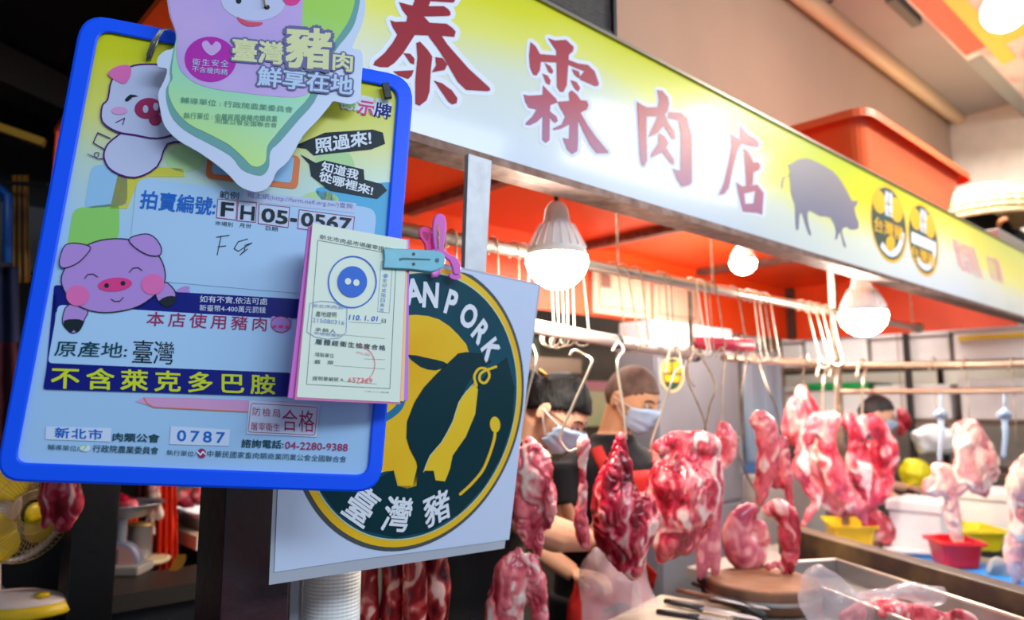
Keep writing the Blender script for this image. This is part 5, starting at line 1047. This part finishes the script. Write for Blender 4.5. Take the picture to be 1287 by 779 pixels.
c = atd(1240, 640, 4.05); foam_box('foam_box', 'white box with red stains right of the pale knuckle', (c.x - .1, c.y - .2, ZS + .002), (c.x + .16, c.y + .22, 1.09), M_foam, grp=None)
# ------------------------------------------------------------------ far shelves, boxes
sf = thing('storage_shelf', 'tall dark shelf full of white foam boxes beyond the stall end', 'shelf', (6.4, 1.9, 0))
for z in (.55, 1.03, 1.40, 1.83): MB().box((6.09, .7, z), (6.77, 3.5, z + .035)).build('shelf_board', mat('shelf_brown', '#6a5446', .6, var=.1), sf)
for y in (.68, 2.1, 3.5):
    for x in (6.07, 6.79): MB().box((x - .02, y - .02, 0), (x + .02, y + .02, 2.35)).build('upright', mat('shelf_dark', '#2a2422', .5), sf)
ys = [(.74, 1.24), (1.27, 1.80), (1.83, 2.40), (2.43, 2.95), (2.98, 3.45)]
posn = ['nearest the right edge', 'behind the dark hooks', 'above the pale knuckle', 'above the distant man', 'furthest left']
for k, (y0, y1) in enumerate(ys):
    foam_box('foam_box', 'white foam box on the top shelf, ' + posn[k], (6.15, y0, 1.868), (6.68, y1, 2.16 - .02 * (k % 3)), M_foam if k % 2 else M_foam2)
    foam_box('foam_box', 'low white foam box on the second shelf, ' + posn[k], (6.15, y0 + .02, 1.438), (6.66, y1 - .02, 1.70 + .03 * (k % 2)), M_foam2 if k % 3 else M_foam, mat('green_lid', '#1fae5c', .5) if k == 3 else None)
for y0, y1, z in ((1.32, 1.76, 2.06),): tag(MB().box((6.128, y0, 2.02), (6.136, y1, 2.05)).build('yellow_tape', mat('yellow_tape', '#f4d000', .5)), 'yellow tape strip across a white foam box', 'tape')
crumple('plastic_bag', 'bright yellow bag on the lower shelf behind the distant man', [[(1135, 590, 12), (1150, 596, 22), (1155, 612, 16)]], 5.4, m=M_yelb, seed=14, flat=.7)
crumple('plastic_bag', 'white bag on the third shelf left of the knuckle', [[(1150, 556, 14), (1170, 552, 18), (1195, 556, 14)]], 5.4, m=M_foam, seed=15, flat=.7)
meat('pork_piece', 'dark pink cut hanging on the shelf beyond the distant man', [[(1131, 520, 7), (1138, 531, 10), (1131, 545, 7)]], 4.99, 'red', None, seed=35)
struct(MB().box((7.2, -1.0, 0), (7.3, 5.2, 4.1)).build('wall_right', mat('cream_wall', '#cfc2b4', .7, var=.06)))
# light blue ties hanging on the far rail
for x, lab in ((1182, 'pale blue cloth strip tied to the far rail left of the knuckle'), (1262, 'pale blue cloth strip tied to the far rail near the right edge')):
    dt = (onX(x, 491, 3.9) - CAM).dot(FW)
    b = MB(); b.tube([atd(x - 6, 522, dt), atd(x, 516, dt - .03), atd(x + 5, 522, dt)], .018, 8); b.tube([atd(x, 520, dt), atd(x + 2, 545, dt), atd(x - 1, 572, dt), atd(x + 1, 600 if x < 1200 else 575, dt)], [.016, .013, .012, .010], 10, flat=.35, flatdir=FW)
    b.tube([atd(x, 491, dt), atd(x, 518, dt)], .006, 6)
    tag(b.build('tie_cloth', mat('pale_blue_cloth', '#b4c8dc', .7), smooth=True), lab, 'cloth')
# ------------------------------------------------------------------ back of the stall
M_panelw = mat('pale_board', '#d8b49c', .6, var=.05); M_line = mat('board_line', '#7c5a4c', .6)
for i, (x0, x1, lab) in enumerate(((746, 818, 'pale peach notice panel with a drawn frame, left of the hanger rod'), (822, 880, 'pale peach panel at the canopy back, right of its twin'))):
    a, c = onY(x0, 345, 2.63), onY(x1, 360, 2.63); t = thing('peach_notice', lab, 'notice', ((a.x + c.x) / 2, 2.64, 2.05), 'panels at the canopy back')
    MB().box((a.x, 2.635, 2.05), (c.x, 2.658, 2.34)).build('panel_board', M_panelw, t)
    b = MB()
    for q in (((a.x + .05, 2.09), (c.x - .05, 2.095)), ((a.x + .05, 2.295), (c.x - .05, 2.30)), ((a.x + .05, 2.09), (a.x + .055, 2.30)), ((c.x - .055, 2.09), (c.x - .05, 2.30))): b.box((q[0][0], 2.632, q[0][1]), (q[1][0], 2.636, q[1][1]))
    b.build('drawn_frame', M_line, t)
    if i == 0: b = MB(); b.box((a.x + .07, 2.631, 2.20), (a.x + .15, 2.636, 2.28)); b.build('printed_square', M_line, t)
struct(MB().box((1.0, 3.30, 0), (5.6, 3.38, 2.5)).build('wall_stall', mat('stall_wall', '#5c5448', .6, var=.2, vscale=3)))
hd = thing('range_hood', 'long brown steel hood shelf across the back wall behind the workers', 'hood', (2.4, 3.0, 1.66))
MB().box((1.2, 2.75, 1.72), (3.05, 3.29, 1.80)).build('hood_front', mat('hood_steel', '#8c7a6a', .35, metal=.6), hd); MB().box((1.2, 2.95, 1.60), (3.05, 3.29, 1.66)).build('hood_shelf', mat('hood_steel', '', 0), hd); MB().box((1.2, 3.2, 1.66), (3.05, 3.29, 1.72)).build('hood_back', M_black, hd)
for x, lab, mm in ((1.95, 'small green tin on the hood shelf', '#5a8a6c'), (2.55, 'yellow carton on the hood shelf', '#d8b838'), (2.8, 'grey green carton on the hood shelf', '#4c5c4c'), (1.6, 'olive carton on the hood shelf behind the hooks', '#6a6440')):
    tag(MB().box((x, 3.0, 1.80), (x + .17, 3.14, 1.93)).build('carton', mat(lab[:12], mm, .6), bevel=.004), lab, 'box')
# pastel poster on the wall
pa, pb = onY(722, 478, 3.29), onY(765, 535, 3.29); po = thing('wall_poster', 'pastel poster with pink top on the back wall between the workers', 'poster', (pa.x, 3.29, pb.z))
MB().box((pa.x, 3.285, pb.z), (pb.x, 3.299, pa.z)).build('sheet', mat('poster_cream', '#e8d8b0', .6, color2='#c8d498', vscale=7), po); MB().box((pa.x, 3.281, pa.z - .06), (pb.x, 3.286, pa.z)).build('printed_band', mat('poster_pink', '#f0a0a8', .6), po)
# tall steel fridge
fr = thing('steel_fridge', 'tall grey steel fridge behind the marbled slab with a yellow badge', 'fridge', (3.59, 2.65, 0))
M_fr = mat('fridge_grey', '#8c8e98', .4, metal=.35, color2='#a0a2aa', vscale=2, stretch=(1, 1, .3))
MB().box((3.185, 2.35, .08), (4.0, 2.62, 1.86)).build('body', M_fr, fr, bevel=.008); MB().box((3.19, 2.335, 1.0), (3.995, 2.349, 1.84)).build('door', M_fr, fr, bevel=.005); MB().box((3.19, 2.335, .12), (3.995, 2.349, .98)).build('door', M_fr, fr, bevel=.005)
MB().tube([(3.93, 2.30, 1.15), (3.93, 2.30, 1.35)], .01, 8).build('handle', M_steel, fr)
for x, y in ((3.22, 2.40), (3.96, 2.40), (3.22, 2.58), (3.96, 2.58)): MB().box((x - .02, y - .02, 0), (x + .02, y + .02, .08)).build('foot', M_black, fr)
FPn = Plane((3.5, 2.333, 1.6), (0, 1, 0))
ink('badge', [ell(845, 470, 15, 23, 24)], FPn, 1, mat('badge_ring', '#d8c890', .5), fr); ink('badge', [ell(845, 470, 12.5, 20, 24)], FPn, 2, M_grn, fr)
for q in ([(834, 455), (843, 455), (843, 468), (834, 468)], [(846, 455), (855, 455), (855, 468), (846, 468)], [(835, 471), (855, 472), (854, 480), (836, 479)]): ink('badge_print', [q], FPn, 3, M_gold, fr)
tag(MB().box((3.2, 2.36, 1.862), (3.98, 2.60, 2.0)).build('white_carton', mat('white_carton', '#e4e2ea', .6), bevel=.005), 'long white carton lying on top of the grey fridge', 'box')
# pale blue curtain, rail and bottles right of the fridge
b = MB(); p0, p1 = onY(932, 440, 2.66), onY(986, 600, 2.66); n = 26
for i in range(n + 1):
    x = p0.x + (p1.x - p0.x) * i / n
    for z in (p1.z, p0.z): b.v.append(Vector((x, 2.66 + .02 * math.sin(i * 1.9), z)))
for i in range(n): b.f.append((2 * i, 2 * i + 2, 2 * i + 3, 2 * i + 1))
o = b.build('plastic_curtain', mat('pale_blue_sheet', '#b8d4ec', .4), smooth=True, recalc=False); o.modifiers.new('s', 'SOLIDIFY').thickness = .002; tag(o, 'pale blue plastic curtain hanging between the fridge and brown post', 'curtain')
tag(MB().tube([(3.95, 2.655, p0.z + .012), (5.2, 2.70, p0.z + .012)], .012, 10).build('curtain_rod', M_steel, smooth=True), 'thin rod carrying the pale blue curtain', 'rod')
# red box under the rib pieces
c = onY(925, 605, 2.6); tag(MB().box((c.x - .16, 2.5, c.z - .02), (c.x + .16, 2.62, c.z + .03)).build('red_tray', M_redb, bevel=.006), 'red plastic tray edge between the fridge and the ridged ribs', 'tray')
tag(MB().box((4.15, 2.3, 0), (5.0, 2.9, 1.12)).build('white_cabinet', mat('off_white', '#c8c4c0', .6, var=.05), bevel=.01), 'pale cabinet behind the chopping block', 'cabinet')
tag(MB().box((4.1, 2.42, 1.125), (4.6, 2.6, 1.17)).build('blue_tray', mat('blue_tray', '#3c70b0', .5), bevel=.008), 'blue tray lying on the pale cabinet', 'tray')
c = atd(1134, 520, 4.99); tag(MB().tube([c, (c.x, c.y, 2.045)], .003, 6).build('meat_string', mat('string', '', 0)), 'thin string holding the dark pink cut under the canopy end', 'string')
# ------------------------------------------------------------------ things on top of the canopy
zt = ZT + .012
tub('washing_tub', 'large orange plastic tub on top of the sign', (3.48, 1.34, 2.478), .62, .24, .215, mat('orange_plastic', '#ff6a34', .35, sss=.05), taper=.84, rim=.02, cat='tub')
c = onY(1262, 300, 1.42); wk = thing('wok', 'black wok lying tilted on the canopy right of the orange tub', 'wok', (c.x, c.y, c.z - .1))
ax = Vector((-.25, -.75, .6)); MB().lathe(c, [(.02, -.12), (.16, -.10), (.27, -.04), (.33, .02), (.34, .02), (.28, -.03), (.16, -.085), (.02, -.105)], 36, ax, cap=False).build('pan', M_black, wk, smooth=True)
MB().tube([c + Vector((-.33, -.05, .03)), c + Vector((-.40, -.08, .05)), c + Vector((-.52, -.14, .03))], .014, 10).build('handle', mat('wok_handle', '#a8683c', .5), wk, smooth=True)
c = onY(1240, 262, 1.50); kb = thing('woven_basket', 'tan woven bamboo basket upside down above the black wok', 'basket', (c.x, c.y, c.z - .15)); M_wv = mat('bamboo', '#d0b890', .7, color2='#b09868', vscale=40, bump=.4)
for k in range(9):
    r0 = .36 * math.cos(math.radians(k * 10)); z0 = .26 * math.sin(math.radians(k * 10)); MB().tube([c + Vector((r0 * math.cos(t), r0 * math.sin(t), z0 - .1)) for t in [2 * PI * q / 36 for q in range(37)]], .017, 8, cap=False).build('weave_ring', M_wv, kb, smooth=True)
for k in range(24):
    a = 2 * PI * k / 24; MB().tube([c + Vector((math.cos(a) * .37 * math.cos(t), math.sin(a) * .37 * math.cos(t), .27 * math.sin(t) - .1)) for t in [math.radians(e) for e in (0, 20, 40, 60, 85)]], .008, 6).build('weave_rib', M_wv, kb, smooth=True)
MB().lathe(c + Vector((0, 0, -.1)), [(.35, 0), (.30, .15), (.18, .23), (.02, .255)], 30, cap=False).build('lining', M_wv, kb, smooth=True)
# support legs for the wok and basket pile
tag(MB().box((5.2, 1.22, 2.475), (5.9, 1.75, 2.63)).build('storage_crate', mat('grey_crate', '#8a8078', .6), bevel=.01), 'grey crate under the wok and woven basket on the canopy', 'crate')
ck = thing('dark_crate', 'dark brown woven crate standing on the sign at the top edge', 'crate', (1.18, 1.30, 2.478)); M_ck = mat('dark_weave', '#4c4038', .6, color2='#2a2220', vscale=60, bump=.4, stretch=(1, 1, 4))
MB().box((.96, 1.135, 2.482), (1.385, 1.45, 2.80)).build('crate_body', M_ck, ck)
for z in (2.476, 2.79): MB().box((.95, 1.125, z), (1.398, 1.46, z + .016)).build('crate_rim', M_black, ck)
for x in (.955, 1.39): MB().box((x - .006, 1.122, 2.478), (x + .006, 1.134, 2.80)).build('crate_edge', M_black, ck)
# ------------------------------------------------------------------ upper hall: opposite signboard and lamp
b = MB(); ob = thing('opposite_signboard', 'blurred pale signboard with red border hanging high at the upper right', 'sign', (6, 1.2, 4.0))
M_ob = mat('opp_print', '#d8d0c0', .5, color2='#d8a8a0', vscale=3, stretch=(1, 2, 2), thr=(.45, .6)); y0, z0, y1, z1 = 1.44, 3.96, .55, 4.12
b.hexa([Vector((2, y0, z0)), Vector((2, y1, z1)), Vector((2, y1, z1 + .05)), Vector((2, y0, z0 + .05))], [Vector((13, y0, z0)), Vector((13, y1, z1)), Vector((13, y1, z1 + .05)), Vector((13, y0, z0 + .05))]); b.build('panel', M_ob, ob)
def strip_on(f0, f1, x0, x1, m, nm, up=.006):
    P = lambda f, x: Vector((x, y0 + (y1 - y0) * f, z0 + (z1 - z0) * f - up)); MB().prism([P(f0, x0), P(f0, x1), P(f1, x1), P(f1, x0)], (0, 0, .004)).build(nm, m, ob)
strip_on(.02, .16, 2, 5.6, mat('opp_red', '#f0603c', .5), 'border'); strip_on(.16, .26, 2, 6.0, mat('opp_yellow', '#d8cc48', .5), 'border'); strip_on(.26, .5, 5.2, 5.7, mat('opp_yellow', '', 0), 'printed_patch'); strip_on(.3, .7, 4.4, 4.8, mat('opp_pink', '#d89c94', .5), 'printed_patch'); strip_on(.3, .8, 6.2, 6.8, mat('opp_green', '#b8b888', .5), 'printed_patch'); strip_on(.0, .10, 5.7, 13, mat('opp_grey', '#8c8c84', .5), 'border')
MB().box((1.98, .5, 3.96), (2.0, 1.46, 4.2)).build('end_cap', M_grey, ob)
c = atd(1262, 14, 3.1); hb = thing('bulb', 'glaring hall bulb hanging high at the upper right corner', 'lamp', c)
MB().ball(c, .085, 24, 16).build('globe', M_glow, hb, smooth=True); MB().lathe(c, [(.05, .06), (.045, .14), (.025, .18)], 16).build('housing', M_neck, hb, smooth=True); MB().tube([c + Vector((0, 0, .17)), (c.x, c.y, 4.1)], .006, 8).build('cord', mat('cord_black', '', 0), hb)
l = lamp('bulb_light', 'POINT', (0, 0, 0), 18, (1, .9, .78), .09); l.parent = hb; l.location = (0, 0, -.12)
# black wall bracket and cable hook at the top
b = MB(); P = lambda x, y: onY(x, y, 1.86); b.tube([P(1040, -6), P(1085, 3)], .05, 8); b.tube([P(1082, 0), P(1083, 14), P(1079, 28)], [.022, .02, .024], 8); tag(b.build('black_bracket', M_black, smooth=True), 'black hooked bracket hanging at the top edge before the beige wall', 'bracket')
b = MB(); b.box((4.55, 1.50, 4.0), (5.0, 1.56, 4.1)); tag(b.build('cable_box', mat('dull_green_box', '#5c6058', .6)), 'small grey green box beside the opposite signboard', 'box')
# ------------------------------------------------------------------ lower left: fan, meat, scale, pot, tray
M_fanw = mat('fan_white', '#e0d2cc', .45); M_fany = mat('fan_yellow', '#e8c410', .4, sss=.05)
fc = atd(24, 640, 1.72); fd = (-FH * .42 + RH * .90 + Vector((0, 0, -.05))).normalized()
tz = atd(40, 752, 1.72).z - .03
fn = thing('desk_fan', 'yellow and white desk fan with its wire cage facing right', 'fan', (fc.x, fc.y, tz))
a_ = fd.orthogonal().normalized(); bq_ = fd.cross(a_); R0 = .116
b = MB()
for t in (0,): 
    for o, r in ((.0, R0), (-.012, R0 * 1.02)): b.tube([fc + fd * o + (a_ * math.cos(2 * PI * k / 40) + bq_ * math.sin(2 * PI * k / 40)) * r for k in range(41)], .006, 8, cap=False)
b.build('cage_rim', M_fanw, fn, smooth=True)
w_ = MB()
for k in range(60):
    u = a_ * math.cos(2 * PI * k / 60) + bq_ * math.sin(2 * PI * k / 60)
    w_.tube([fc + fd * .055 + u * .03, fc + fd * .05 + u * .07, fc + fd * .03 + u * .115, fc + u * R0], .0009, 4); w_.tube([fc - fd * .065 + u * .03, fc - fd * .055 + u * .09, fc + u * R0], .0009, 4)
for r, o in ((.05, .054), (.09, .043), (.118, .028)): w_.tube([fc + fd * o + (a_ * math.cos(2 * PI * k / 40) + bq_ * math.sin(2 * PI * k / 40)) * r for k in range(41)], .0009, 4, cap=False)
w_.build('cage_wires', mat('cage_wire', '#c8a870', .4, metal=.3), fn)['kind'] = 'stuff'
MB().lathe(fc + fd * .056, [(.022, 0), (.02, .004), (.008, .006)], 20, fd).build('hub_cap', M_fany, fn, smooth=True)
for k in range(3):
    b = MB(); n = 8
    for i in range(n + 1):
        for j in range(7):
            r = .028 + .092 * i / n; t = 2 * PI * k / 3 + (j / 6 - .5) * 1.5 * (.7 + .5 * math.sin(PI * i / n)); b.v.append(fc + (a_ * math.cos(t) + bq_ * math.sin(t)) * r + fd * (.02 * (j / 6 - .5)))
    for i in range(n):
        for j in range(6): q = i * 7 + j; b.f.append((q, q + 7, q + 8, q + 1))
    o = b.build('blade', M_fany, fn, smooth=True, recalc=False); o.modifiers.new('s', 'SOLIDIFY').thickness = .002
MB().lathe(fc - fd * .13, [(.02, 0), (.045, .01), (.05, .06), (.03, .085)], 20, fd).build('motor_housing', M_fanw, fn, smooth=True)
fb = Vector((fc.x, fc.y, tz)) - fd * .10 * Vector((1, 1, 0)).length / 1.4; fb.z = tz
MB().tube([fb + Vector((0, 0, .03)), fb + Vector((0, 0, .08)), fb + Vector((0, 0, .15)), fc - fd * .10 - Vector((0, 0, .03))], [.032, .028, .022, .02], 16).build('neck', M_fanw, fn, smooth=True)
bb = fb + RH * .085 - FH * .02
def oval(m, nm, s, z0, z1, top):
    b = MB(); prof = [(1.0, z0), (1.03, z0 + .006), (1.0, z1), (top, z1 + .012), (.02, z1 + .016)]
    for r, z in prof:
        for k in range(32): t = 2 * PI * k / 32; b.v.append(bb + RH * math.cos(t) * .125 * r * s + FH * math.sin(t) * .085 * r * s + Vector((0, 0, z)))
    for i in range(len(prof) - 1):
        for k in range(32): k2 = (k + 1) % 32; b.f.append((i * 32 + k, i * 32 + k2, (i + 1) * 32 + k2, (i + 1) * 32 + k))
    b.f.append(tuple(range(32))); b.build(nm, m, fn, smooth=True)
oval(M_fany, 'base', 1, 0, .016, .95); oval(M_fanw, 'base_top', .93, .022, .032, .6)
MB().lathe(bb + RH * .075 - FH * .02 + Vector((0, 0, .04)), [(.016, 0), (.015, .008), (.004, .010)], 16).build('speed_knob', M_fany, fn, smooth=True)
tb = thing('side_table', 'steel table under the desk fan at the lower left', 'table', (fc.x, fc.y, 0)); MB().box((fc.x - .55, fc.y - .13, tz - .03), (fc.x + .035, fc.y + .4, tz - .002)).build('table_top', M_ss, tb)
for x, y in ((-.5, -.1), (.0, -.1), (-.5, .35), (.0, .35)): MB().box((fc.x + x - .02, fc.y + y - .02, 0), (fc.x + x + .02, fc.y + y + .02, tz - .03)).build('leg', M_black, tb)
meat('pork_cut', 'dark purple red cut hanging by the desk fan under the blue board', [[(72, 590, 14), (66, 612, 14), (62, 640, 9), (56, 662, 5)], [(88, 590, 14), (88, 625, 15), (78, 655, 11), (72, 668, 5)], [(92, 600, 10), (92, 640, 8)]], 1.62, 'dark', None, seed=40, fold=.6)
tag(MB().tube([(.46, 2.04, 1.45), atd(84, 572, 1.64), atd(82, 604, 1.62)], .003, 8).build('meat_hook', M_hookd), 'dark hook above the purple cut beside the fan', 'hook')
tag(MB().tube([atd(100, 640, 1.9), atd(90, 680, 1.9), atd(78, 730, 1.9), atd(60, 790, 1.9)], .003, 6).build('power_cable', M_black), 'thin black cable hanging beside the fan base', 'cable')
# side stall: counter with scale, pot, hanging cloth, meat tray
M_dkmetal = mat('dark_metal', '#2a2a2c', .45, metal=.3)
ds = thing('dark_worktop', 'dark steel worktop with the scale and pot between the posts', 'counter', (.9, 2.9, 0))
q = [onZ(128, 735, .98), onZ(300, 735, .98)]; zc = .99
MB().box((.62, 2.45, zc - .05), (1.02, 2.72, zc)).build('counter_top', mat('olive_top', '#2a261e', .5), ds); MB().box((.66, 2.5, 0), (.98, 2.70, zc - .05)).build('cabinet_body', M_dkmetal, ds)
sc = onZ(147, 728, zc); sc = Vector((sc.x, max(sc.y, 2.6), zc)); scl = thing('dial_scale', 'kitchen dial scale with round grey face and steel pan', 'scale', sc)
cc = atd(150, 706, 2.46); fdir = -(FH * .95 - RH * .2)
zc2 = .99; sb_ = Vector((cc.x, cc.y, zc2))
MB().box((-.09, -.06, 0), (.09, .06, .03), Matrix.Translation(sb_) @ Matrix.Rotation(-.7, 4, 'Z')).build('base', mat('scale_base', '#98928c', .5), scl, bevel=.006)
MB().lathe(cc - fdir * .03, [(.062, 0), (.068, .01), (.068, .05), (.06, .056)], 32, fdir).build('dial_case', mat('scale_blue_grey', '#7c8094', .4, metal=.3), scl, smooth=True); MB().lathe(cc + fdir * .022, [(.056, 0), (.056, .006), (.01, .0065)], 32, fdir).build('dial_face', mat('dial_face', '#b88c88', .5), scl)
MB().tube([cc + fdir * .031, cc + fdir * .031 + Vector((0, 0, .045))], .0018, 6).build('needle', M_black, scl)
MB().tube([cc + Vector((0, 0, .06)), cc + Vector((0, 0, .14))], .018, 10).build('pan_stem', M_steel, scl)
MB().lathe(cc + Vector((0, 0, .14)), [(.03, 0), (.08, .01), (.125, .05), (.13, .055), (.12, .048), (.07, .015)], 32, cap=False).build('weighing_pan', M_steel, scl, smooth=True)
meat('pork_piece', 'dull red meat heaped in the pan of the dial scale', [[(136, 636, 8), (150, 630, 11), (166, 636, 8)]], 2.46, 'dark', None, seed=41, flat=1)
pt = onZ(176, 724, zc); pt = Vector((atd(175, 700, 2.62).x, atd(175, 700, 2.62).y, zc)); pot = thing('steel_pot', 'tall steel canister standing on a pale plate', 'pot', pt)
MB().lathe(pt, [(.10, 0), (.105, .012), (.09, .014)], 30).build('plate', mat('cream_plate', '#d8c498', .5), pot, smooth=True); MB().lathe(pt + Vector((0, 0, .014)), [(.038, 0), (.04, .01), (.04, .11), (.043, .114)], 24).build('canister', M_steel, pot, smooth=True); MB().lathe(pt + Vector((0, 0, .128)), [(.046, 0), (.044, .008), (.01, .014)], 24).build('lid', mat('brass_lid', '#b89860', .3, metal=.7), pot, smooth=True)
MB().tube([pt + Vector((.01, 0, .13)), pt + Vector((.05, .01, .20))], .002, 6).build('spoon', M_steel, pot)
op = atd(158, 672, 2.7); og = thing('orange_dispenser', 'orange bottle with a curved spout behind the steel canister', 'bottle', (op.x, op.y, zc))
MB().box((-.03, -.03, 0), (.03, .03, op.z - zc + .06), Matrix.Translation((op.x, op.y, zc)) @ Matrix.Rotation(-.7, 4, 'Z')).build('bottle_body', M_orange, og, bevel=.006); MB().tube([Vector((op.x, op.y, op.z + .06)), op + RH * .03 + Vector((0, 0, .08)), op + RH * .045 + Vector((0, 0, .12))], [.014, .012, .014], 10).build('spout', M_orange, og, smooth=True)
def drape(name, lab, x0, x1, y0, y1, d, m, seed):
    b = MB(); n, k = 24, 12
    for i in range(n + 1):
        for j in range(k + 1):
            x = x0 + (x1 - x0) * i / n + (4 * (j / k) * (i / n - .5)); y = y0 + (y1 - y0) * j / k; b.v.append(atd(x, y, d + .02 * math.sin(i * .9 + seed) + .01 * noise.noise(Vector((i * .4, j * .4, seed)))))
    for i in range(n):
        for j in range(k): a = i * (k + 1) + j; b.f.append((a, a + k + 1, a + k + 2, a + 1))
    o = b.build(name, m, smooth=True, recalc=False); o.modifiers.new('s', 'SOLIDIFY').thickness = .004; return tag(o, lab, 'cloth')
drape('hanging_cloth', 'bright orange red cloth hanging beside the meat tray', 198, 222, 596, 724, 2.72, mat('orange_cloth', '#ff3408', .6), 1)
drape('hanging_cloth', 'dark maroon cloth hanging behind the pale strip', 172, 202, 596, 722, 2.80, mat('maroon_cloth', '#6a1414', .7), 2)
tag(MB().tube([atd(160, 594, 2.76), atd(232, 600, 2.76)], .006, 8).build('cloth_rail', M_dkmetal), 'dark rail holding the red cloths under the blue board', 'rail')
meat('fat_strip', 'cream coloured fatty strip hanging before the maroon cloth', [[(196, 596, 5), (194, 620, 7), (189, 650, 5), (192, 670, 3)], [(199, 620, 4), (200, 650, 5)]], 2.66, 'pale', None, seed=42)
st_ = thing('steel_shelf', 'cream edged shelf holding the steel meat tray', 'shelf', (atd(255, 665, 2.95).x, atd(255, 665, 2.95).y, 1.0)); p = atd(222, 662, 2.95); q = atd(300, 662, 2.95)
zs = p.z; MB().box((p.x - .02, p.y - .28, zs - .05), (p.x + .42, p.y + .2, zs)).build('shelf_board', mat('cream_edge', '#dcc8a8', .5), st_); MB().box((p.x, p.y - .25, 0), (p.x + .40, p.y + .18, zs - .05)).build('shelf_base', M_dkmetal, st_)
tr = tub('meat_pan', 'shallow steel pan of pink meat on the cream edged shelf', (p.x + .19, p.y - .05, zs + .001), .19, .16, .07, M_steel, cat='pan')
for i, (x, y) in enumerate(((232, 628), (250, 624), (268, 627), (284, 630))): meat('pork_piece', 'pink pork lump in the steel pan, %s from the left' % ORD[i], [[(x - 6, y + 3, 7), (x, y, 11), (x + 7, y + 3, 7)]], 2.9, 'pink' if i % 2 else 'red', 'pork lumps in the steel pan', seed=50 + i, flat=1, vox=.008)
# dark boxes, ramp and lilac cone low between the posts
MB_ = MB(); tag(MB().hexa([atd(150, 742, 2.3), atd(222, 732, 2.5), atd(240, 800, 2.5), atd(190, 800, 2.3)], [atd(160, 730, 2.45), atd(228, 722, 2.65), atd(250, 800, 2.65), atd(200, 800, 2.45)]).build('dark_bin', M_dkmetal), 'dark bin standing in front of the pot', 'bin')
tag(MB().lathe(atd(284, 800, 2.0), [(.05, 0), (.045, .10), (.03, .17), (.012, .22)], 24).build('lilac_cone', mat('lilac_plastic', '#b088a8', .5), smooth=True), 'lilac plastic cone shape beside the front post', 'cone')
tag(MB().beam(atd(228, 700, 2.62), atd(210, 735, 2.4), .03, .02).build('brass_bar', mat('brass_dull', '#8a6c20', .4, metal=.5)), 'dull brass bar on the dark bin', 'bar')
# things at the far left edge
tag(MB().box((-.9, 3.9, 2.15), (.9, 4.0, 2.45)).build('wall_panel', mat('dull_grey', '#4c484a', .6)), 'dull grey panel in the dark behind the blue board', 'panel')
tag(MB().tube([atd(-8, 300, 2.4), atd(-6, 250, 2.4), atd(2, 236, 2.4), atd(10, 246, 2.4), atd(9, 330, 2.4)], .014, 12).build('blue_tube', mat('blue_tube', '#2058a8', .4), smooth=True), 'curved blue tube at the left edge', 'tube')
drape('hanging_apron', 'dark blue cloth hanging at the left edge below the blue tube', -30, 22, 335, 440, 2.5, mat('navy_cloth', '#1c2448', .8), 5)
drape('hanging_apron', 'dark maroon cloth at the left edge beside the board', -30, 26, 430, 560, 2.45, mat('maroon_cloth2', '#4c1420', .8), 6)
drape('hanging_bag', 'brown and gold bag hanging in the dark by the board', 14, 36, 220, 355, 2.6, mat('brown_gold', '#5a3812', .5, color2='#a87020', vscale=6), 7)
tag(MB().tube([atd(-40, 228, 2.5), atd(60, 232, 2.5)], .008, 8).build('coat_rail', M_dkmetal), 'dark rail carrying the cloths at the left edge', 'rail')
# white ribbed roll at the bottom
c = atd(416, 790, 1.42); prof = []
for i in range(84): prof += [(.0543 if i % 2 else .0549, i * .0034)]
rl2 = thing('ribbed_roll', 'white ribbed foam roll standing below the emblem sheet', 'roll', (c.x, c.y, c.z - .1)); MB().lathe((c.x, c.y, c.z - .1), prof, 36).build('roll', mat('white_ribbed', '#f6f4f0', .6), rl2, smooth=False)
MB().box((-.008, -.03, 0), (.008, .03, .3), Matrix.Translation(atd(373, 800, 1.42)) @ Matrix.Rotation(-.7, 4, 'Z')).build('backing_strip', mat('white_strip2', '#c4c8d0', .5), rl2)
tag(MB().box((-.14, -.09, 0), (.14, .09, c.z - .1), Matrix.Translation((c.x, c.y, 0)) @ Matrix.Rotation(-.7, 4, 'Z')).build('roll_stand', M_black), 'black stand carrying the white ribbed roll', 'stand')
